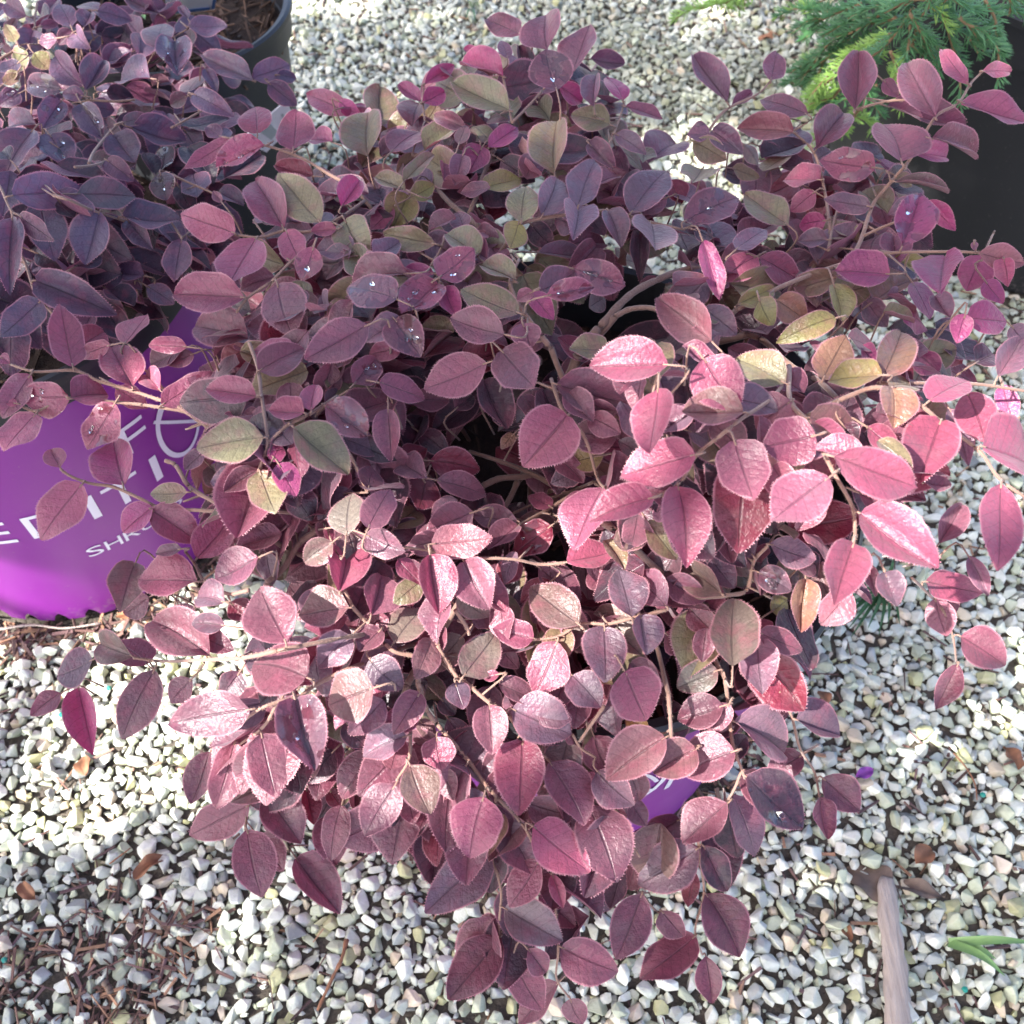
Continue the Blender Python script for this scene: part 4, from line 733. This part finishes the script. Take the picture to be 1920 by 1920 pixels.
# ---------------------------------------------------------------- spruce
spruce = empty('spruce_tree', C_BIG + Vector((0, 0, .262))); tag(spruce, 'young green spruce with drooping branches in the big black pot', 'conifer')
def spruce_branch(pts, young, L=.0130, dens=1500):
    P = catmull([Vector(p) for p in pts], 6); V, A, F = tube(P, .0016, .0007, 6)
    o = obj('branch', mesh('branch', [v - spruce.location for v in V], F, True, mats=[M_twig]), spruce)
    NV, NF = [], []; n = len(P); tot = sum((P[i+1]-P[i]).length for i in range(n-1))
    for _ in range(int(tot*dens)):
        i = random.randrange(n-1); f = random.random(); p = P[i].lerp(P[i+1], f); d = (P[i+1]-P[i]).normalized()
        u = d.orthogonal().normalized(); u.rotate(Matrix.Rotation(random.uniform(0, 6.28), 3, d))
        if u.z < -.2 and random.random() < .75: u = -u
        if abs(u.dot(UP)) > .75 and random.random() < .5: u = d.cross(UP).normalized()*random.choice((-1, 1)) + UP*.25; u.normalize()
        k = (i+f)/(n-1); q = (u*random.uniform(.75, 1.) + d*random.uniform(.5, .95)).normalized(); l = L*random.uniform(.75, 1.15)*(1 if k < .85 else 1-.5*(k-.85)/.15)
        s = q.cross(d).normalized()*.00062; s2 = q.cross(s).normalized()*.00045; m = p + q*l*.7; e = p + q*l
        b = len(NV); NV += [p-s*.6, p+s*.6, p+s2, m-s, m+s, m+s2*1.3, e]
        NF += [(b,b+1,b+4,b+3),(b+1,b+2,b+5,b+4),(b+2,b,b+3,b+5),(b+3,b+4,b+6),(b+4,b+5,b+6),(b+5,b+3,b+6)]
    nd = obj('needles', mesh('needles', [v - spruce.location for v in NV], NF, False, mats=[M_needle_new if young else M_needle]), o); tag(nd, kind='stuff')
def sp(txt, z0, z1, young=0):
    v = [float(q) for q in txt.split()]; n = len(v)//2
    B = [at(v[2*i]/3+1280, v[2*i+1]/3, z0+(z1-z0)*(i/(n-1))) for i in range(n)]; spruce_branch(B, young)
    for k in range(2):                                    # side sprays
        i = random.randrange(len(B)-1); p = B[i].lerp(B[i+1], random.random()); q = (B[i+1]-B[i]).normalized(); s = q.cross(UP).normalized()*random.choice((-1, 1))
        e = (q*.8 + s*random.uniform(.5, .9)).normalized()*random.uniform(.025, .05); spruce_branch([p, p+e*.5+UP*.002, p+e-UP*.006], young or (1 if random.random() < .1 else 0))
for txt, z0, z1, yg in (("1300 40 1190 200 1090 300 980 350",.33,.27,0),("1170 190 1040 270 900 340 700 560",.30,.22,1),("1280 80 1340 180 1400 300 1450 410",.34,.28,0),("1430 40 1480 130 1530 300 1590 430",.35,.28,0),
    ("1560 100 1640 180 1700 300",.35,.3,0),("1700 0 1760 120 1760 290",.36,.31,0),("1250 20 1150 60 980 170 850 220 740 330 600 410",.33,.20,0),("1000 20 900 60 760 120 690 140",.3,.22,0),("1170 290 1220 420 1270 550",.30,.25,1),
    ("990 330 830 450 690 560",.27,.2,1),("1090 480 960 540 780 600",.25,.19,0),("1000 420 1060 560 1120 650",.26,.2,0),("760 330 680 420 570 480",.23,.17,0),("1060 100 900 160 760 170 670 230",.29,.2,0),("1350 -20 1230 30 1090 20 950 -20",.35,.27,0),
    ("420 -60 300 -20 120 45",.3,.22,1),("480 -90 340 -30 230 20",.3,.24,1),("1130 200 1000 230 900 300 800 420",.28,.21,0),("1330 120 1290 250 1240 330",.32,.27,0),("900 480 840 560 800 620",.23,.18,1),("1200 100 1100 130 1010 120 880 60",.31,.24,0),
    ("1500 -30 1600 40 1740 60",.38,.34,0),("1400 -40 1370 60 1290 130",.37,.32,0),("1620 430 1590 520 1500 640",.22,.16,0),("1820 -60 1850 30 1830 90",.36,.32,0),("960 200 830 300 760 420 700 470",.25,.19,0),("820 60 740 60 690 30",.26,.2,0),("1010 600 940 680 900 760",.2,.14,1)):
    sp(txt, z0, z1, yg)
for k in range(9):                                        # branches beyond the upper right corner
    a = k*.7; c = C_BIG + Vector((0, 0, .30)); e = c + Vector((math.cos(a)*.24, math.sin(a)*.24, .06)); spruce_branch([c, (c+e)/2+UP*.09, e, e + (e-c)*.35 - UP*.06], 0, .011, 900)
tube_obj('trunk', catmull([C_BIG+Vector((0,0,.0)), C_BIG+Vector((0,.01,.1)), C_BIG+Vector((.01,.01,.25)), C_BIG+Vector((.01,.02,.5))], 4), .011, .004, M_twig, spruce, 9).location = (0, 0, 0)
tr_ = [o for o in spruce.children if o.name.startswith('trunk')][0]; tr_.location = -spruce.location + C_BIG + Vector((0, 0, .25)) - C_BIG
# ---------------------------------------------------------------- things lying about
def dry_leaf(name, px, py, L, w, rz, mat, label, cat='dry leaf', curl=.6, z=.012, tilt=.2, fold=None):
    V, A, F = leaf_template((.9, .7), fold or random.uniform(.5, .9), curl, .10, random.randrange(9999), 12, False)
    V = V - np.array([0, .5, 0]); V = np.concatenate([V, V - np.array([0, 0, .012])]); n = len(A); F = np.concatenate([F, F[:, ::-1] + n])
    o = obj(name, mesh(name, V*np.array([w, L, L]), F.tolist(), True, mats=[mat])); p = at(px, py, z); o.location = p; o.rotation_euler = (random.uniform(-tilt, tilt), random.uniform(-tilt, tilt), rz)
    return tag(o, label, cat, 'dry leaves on the gravel')
dry_leaf('dry_leaf', 282, 1622, .028, .011, -.75, M_dry, 'narrow orange brown dry leaf on gravel at lower left')
dry_leaf('dry_leaf', 156, 1432, .019, .012, .35, M_dry, 'small orange dry leaf on gravel below the purple leaf at left')
dry_leaf('dry_leaf', 48, 1668, .022, .010, .9, M_dry, 'curled tan dry leaf near the left edge of the gravel')
dry_leaf('dry_leaf', 1735, 1602, .021, .015, -.9, M_dry, 'reddish brown curled dry leaf on gravel above the grey stick')
dry_leaf('dry_leaf', 1630, 1652, .036, .030, .75, M_drygrey, 'grey brown dry leaf at the top end of the stick', z=.010, curl=.25, fold=.2)
dry_leaf('dry_leaf', 1724, 1668, .036, .012, -1.85, M_drygrey, 'tan dry leaf lying across right of the stick end', z=.008, curl=.2)
dry_leaf('dry_leaf', 1434, 70, .022, .014, 1.2, M_dry, 'round red brown dry leaf on the gravel by the spruce')
dry_leaf('dry_leaf', 1900, 1418, .022, .012, .1, M_dry, 'rust coloured dry leaf on gravel at the right edge')
dry_leaf('dry_leaf', 232, 1150, .024, .012, 1.4, M_dry, 'pale orange dry leaf beside the base of the left purple pot', z=.02)
dry_leaf('dry_leaf', 1545, 1305, .014, .010, .4, M_dry, 'small rust dry leaf beside the right lower twigs')
dry_leaf('dry_leaf', 1585, 1745, .017, .007, .2, M_dry, 'red brown sliver of leaf left of the grey stick')
pe = dry_leaf('fallen_petal', 1622, 1450, .017, .009, -1.2, M_petal, 'single purple petal lying on the gravel at right', 'petal', .2); del pe['group']
P = [at(1664+(1695-1664)*k/9, 1655+k*38, .014 + .002*math.sin(k)) + Vector((random.uniform(-.0007, .0007), 0, 0)) for k in range(10)]
P = [P[0] + Vector((-.003, .0035, -.002))] + [P[0].lerp(P[1], k/3) for k in range(3)] + [q for k in range(1, 9) for q in (P[k], P[k].lerp(P[k+1], .5))] + [P[9]]
V, A, F = tube(P, .0064, .0096, 14, 0, .05); V = [v + Vector((.0009*math.sin(v.y*260+v.z*500), 0, .0007*math.sin(v.y*170+v.x*900))) if i >= 14 else P[0] + (v-P[0])*.45 for i, v in enumerate(V)]; st = obj('stick', mesh('stick', [(v[0], v[1], .012 + (v[2]-.013)*.48) for v in V], F, True, mats=[M_oldwood])); tag(st, 'weathered grey wooden stick lying on gravel at lower right', 'stick')
def line_thing(name, px, z, r0, r1, mat, label, cat, group=None):
    o = tube_obj(name, catmull([at(a, b, c) for (a, b), c in zip(px, z)], 6), r0, r1, mat, None, 6, 0, .25); return tag(o, label, cat, group)
line_thing('twig', [(650,1762),(640,1800),(625,1830),(595,1895)], [.014,.018,.016,.013], .0016, .0010, M_dry, 'curly orange brown twig on the gravel at bottom centre left', 'twig', 'loose twigs on the gravel')
line_thing('twig', [(1788,1412),(1812,1440),(1828,1470),(1832,1500)], [.013,.015,.015,.012], .0007, .0005, M_dry, 'thin bent brown twig on the gravel at the right', 'twig', 'loose twigs on the gravel')
line_thing('twig', [(195,1840),(204,1852),(208,1862)], [.015,.015,.015], .0024, .0022, M_drygrey, 'short cut grey twig end on gravel at lower left', 'twig', 'loose twigs on the gravel')
line_thing('twig', [(0,1180),(60,1172),(120,1178),(190,1168)], [.016,.018,.018,.014], .0011, .0008, M_oldwood, 'straw coloured stalk at the foot of the left purple pot', 'twig', 'loose twigs on the gravel')
line_thing('twig', [(205,1620),(225,1605),(245,1590)], [.013,.014,.013], .0007, .0005, M_dry, 'thin dark brown twig on the gravel left of centre', 'twig', 'loose twigs on the gravel')
def blades(name, specs, mat, label, w):
    root = empty(name, specs[0][0]); tag(root, label, 'grass', 'grass tufts in the gravel')
    for p0, p1, lift in specs:
        p0, p1 = Vector(p0), Vector(p1); d = (p1-p0).normalized(); s = d.cross(UP).normalized(); V, F = [], []; n = 9
        for i in range(n+1):
            t = i/n; c = p0.lerp(p1, t) + UP*lift*math.sin(math.pi*min(1, t*1.05)); ww = w*(1-t**2.2)+.0002
            V += [c - s*ww, c + UP*(-ww*.5), c + s*ww]
        for i in range(n):
            a = 3*i; F += [(a, a+1, a+4, a+3), (a+1, a+2, a+5, a+4)]
        obj('blade', mesh('blade', [v - root.location for v in V], F, True, mats=[mat]), root)
g = at(1780, 1768, .008)
blades('grass_tuft', [(g, at(1945, 1768, .02), .009), (g, at(1885, 1830, .02), .010), (at(1800, 1772, .01), at(1868, 1798, .015), .006)], M_green, 'bright green grass blades on gravel at the lower right edge', .0032)
g = at(1652, 1112, .004)
blades('grass_tuft', [(g, at(1650+math.cos(a)*l, 1112+math.sin(a)*l, .03+.05*random.random()), .012) for a, l in ((2.3,90),(2.5,120),(2.15,100),(1.9,70),(2.7,70),(1.3,60),(1.0,70),(3.0,60),(-.4,50),(-1.6,60),(-1.2,70),(-2.0,60),(.4,50),(1.6,80),(2.4,60))], M_dullgreen, 'green weed tuft half hidden beside the right rim of the pot', .0017)
g = at(885, 20, .004)
blades('grass_tuft', [(g, at(885+a, 20+b, .02), .008) for a, b in ((-12,18),(6,20),(14,-10),(-8,-16))], M_dullgreen, 'tiny green weed in the gravel behind the shrub top', .0016)
def card(name, corners, label, inks):
    root = empty(name, corners[0]); tag(root, label, 'plant tag', 'plant tags'); c = [Vector(v) for v in corners]; nrm = (c[1]-c[0]).cross(c[3]-c[0]).normalized()
    if nrm.dot(EYE-c[0]) < 0: nrm = -nrm
    def slab(nm, q, off, th, mat):
        top = [v + nrm*off - c[0] for v in q]; bot = [v - nrm*th for v in top]
        F = [(0,1,2,3),(7,6,5,4)] + [(i, i+4, (i+1) % 4+4, (i+1) % 4) for i in range(4)]; obj(nm, mesh(nm, top+bot, F, False, mats=[mat]), root)
    slab('card', c, 0, .0012, M_card)
    def uv(u, v): return c[0].lerp(c[1], u).lerp(c[3].lerp(c[2], u), v)
    for (u0, v0, u1, v1, mat) in inks: slab('print', [uv(u0, v0), uv(u1, v0), uv(u1, v1), uv(u0, v1)], .0006, .0005, mat)
card('plant_tag', [at(536,190,.245), at(556,228,.21), at(500,286,.165), at(452,262,.20)], 'white tag with grey print leaning behind the left shrub', [(.25,.45,.75,.68,M_cardink),(.3,.15,.7,.2,M_cardink)])
card('plant_tag', [at(305,-70,.33), at(420,-70,.33), at(402,18,.25), at(312,28,.25)], 'pale tag with blue edge standing in the small black pot', [(.93,.03,.99,.97,M_blue),(.05,.93,.9,.98,M_blue)])
weed = empty('seedling', at(300, 35, .23)); tag(weed, 'small green seedling in the soil of the black pot', 'seedling')
for (a, b, c, d, w) in ((262,18,245,42,18),(250,10,270,30,14),(335,60,345,32,18),(340,48,355,40,12)):
    B, T = at(a, b, .235), at(c, d, .245); M, _ = frame(B, T, UP, .012); V, A, F = leaf_template((.9,.7), .2, .1, .01, 5, 8, False); m = np.array(M)
    obj('leaf', mesh('seedling_leaf', V @ m[:3,:3].T + m[:3,3] - np.array(weed.location), F.tolist(), True, mats=[M_green]), weed)
for px, py, lb in ((1809,1855,'teal fertiliser bead on gravel right of the grey stick'),(115,1340,'teal fertiliser bead on gravel below the left shrub branch'),(204,1290,'teal fertiliser bead under the drooping left branch'),(1835,1758,'teal fertiliser bead beside the bright grass blades'),(1843,1490,'teal fertiliser bead beside the thin bent twig'),(8,1800,'teal bead at the left edge of the gravel')):
    bm = bmesh.new(); bmesh.ops.create_icosphere(bm, subdivisions=2, radius=.0021)
    for v in bm.verts: v.co *= 1 + .12*math.sin(v.co.x*3000+v.co.y*2000); v.co.z *= .85
    me = bpy.data.meshes.new('fertiliser_bead'); bm.to_mesh(me); bm.free(); me.materials.append(M_teal)
    o = obj('fertiliser_bead', me); o.location = at(px, py, .012); tag(o, lb, 'bead', 'fertiliser beads')
# ---------------------------------------------------------------- unseen tree added behind the photographer, crown shaped to cast the dappled shade
A1 = SUN.orthogonal().normalized(); A2 = SUN.cross(A1)
def onto(p): return p.dot(A1), p.dot(A2)
LIT = []
def lit(px, py, z, rx, ry, m=1.):
    c = at(px, py, z); cu, cv = onto(c); pts = [onto(at(px+rx*math.cos(a), py+ry*math.sin(a), z)) for a in np.linspace(0, 2*math.pi, 12, endpoint=False)]
    LIT.append(([(u, v) for u, v in pts]))
for q in LIT_SPOTS: lit(*q)
def in_poly(u, v, P):
    s = False; j = len(P)-1
    for i in range(len(P)):
        if (P[i][1] > v) != (P[j][1] > v) and u < (P[j][0]-P[i][0])*(v-P[i][1])/(P[j][1]-P[i][1])+P[i][0]: s = not s
        j = i
    return s
tree = empty('added_shade_tree', (-2.5, -1.75, 0)); tag(tree, 'unseen leafy tree added behind the photographer to the left to cast shade', 'tree')
crown_c = Vector((0, .62, .2)) + SUN*2.5
TL = leaf_template((.9, .8), .25, .15, .02, 11, 5, False)
VV, TT, base, n = [], [], 0, 0
c0u, c0v = onto(Vector((0, .62, .2)))
while n < 6000:
    u, v, d = random.uniform(-1.05, 1.05), random.uniform(-1.05, 1.05), random.uniform(-.4, .4)
    if u*u + v*v > 1.1: continue
    n += 1
    p = crown_c + A1*u + A2*v + SUN*d; L = random.uniform(.06, .095)
    U, W = c0u+u, c0v+v
    if any(in_poly(U+a, W+b, P) for P in LIT for a, b in ((0, 0), (.03, 0), (-.03, 0), (0, .03), (0, -.03))): continue  # gaps in the added crown, left where sunlit patches should fall
    dr = Vector((random.gauss(0, 1), random.gauss(0, 1), random.gauss(-.4, .5))).normalized()
    M, _ = frame(p - dr*L*.5, p + dr*L*.5, (SUN + Vector((random.gauss(0, .4), random.gauss(0, .4), random.gauss(0, .4)))).normalized(), L*.62); m = np.array(M)
    X = TL[0] @ m[:3, :3].T + m[:3, 3] - np.array(tree.location); VV.append(X); TT.append(TL[2]+base); base += len(X)
cr = obj('crown', big_mesh('crown', np.concatenate(VV), np.concatenate(TT), True, {}, [M_treeleaf]), tree); tag(cr, kind='stuff')
def limb(pts, r0, r1, nm='limb'): tube_obj(nm, catmull([Vector(p) - tree.location for p in pts], 6), r0, r1, M_bark, tree, 10, 0, .06)
limb([(-2.5,-1.75,-.02),(-2.46,-1.7,.6),(-2.4,-1.62,1.3),(-2.2,-1.4,1.9),(-2.05,-1.2,2.4)], .09, .05, 'trunk')
for k in range(7):
    a = random.uniform(-.9, .9); b = random.uniform(-.7, .7); e = crown_c + A1*a + A2*b + SUN*.45
    limb([(-2.25,-1.45,1.8), Vector((-2.25,-1.45,1.8)).lerp(e, .5)+UP*.25, e], .03, .006)
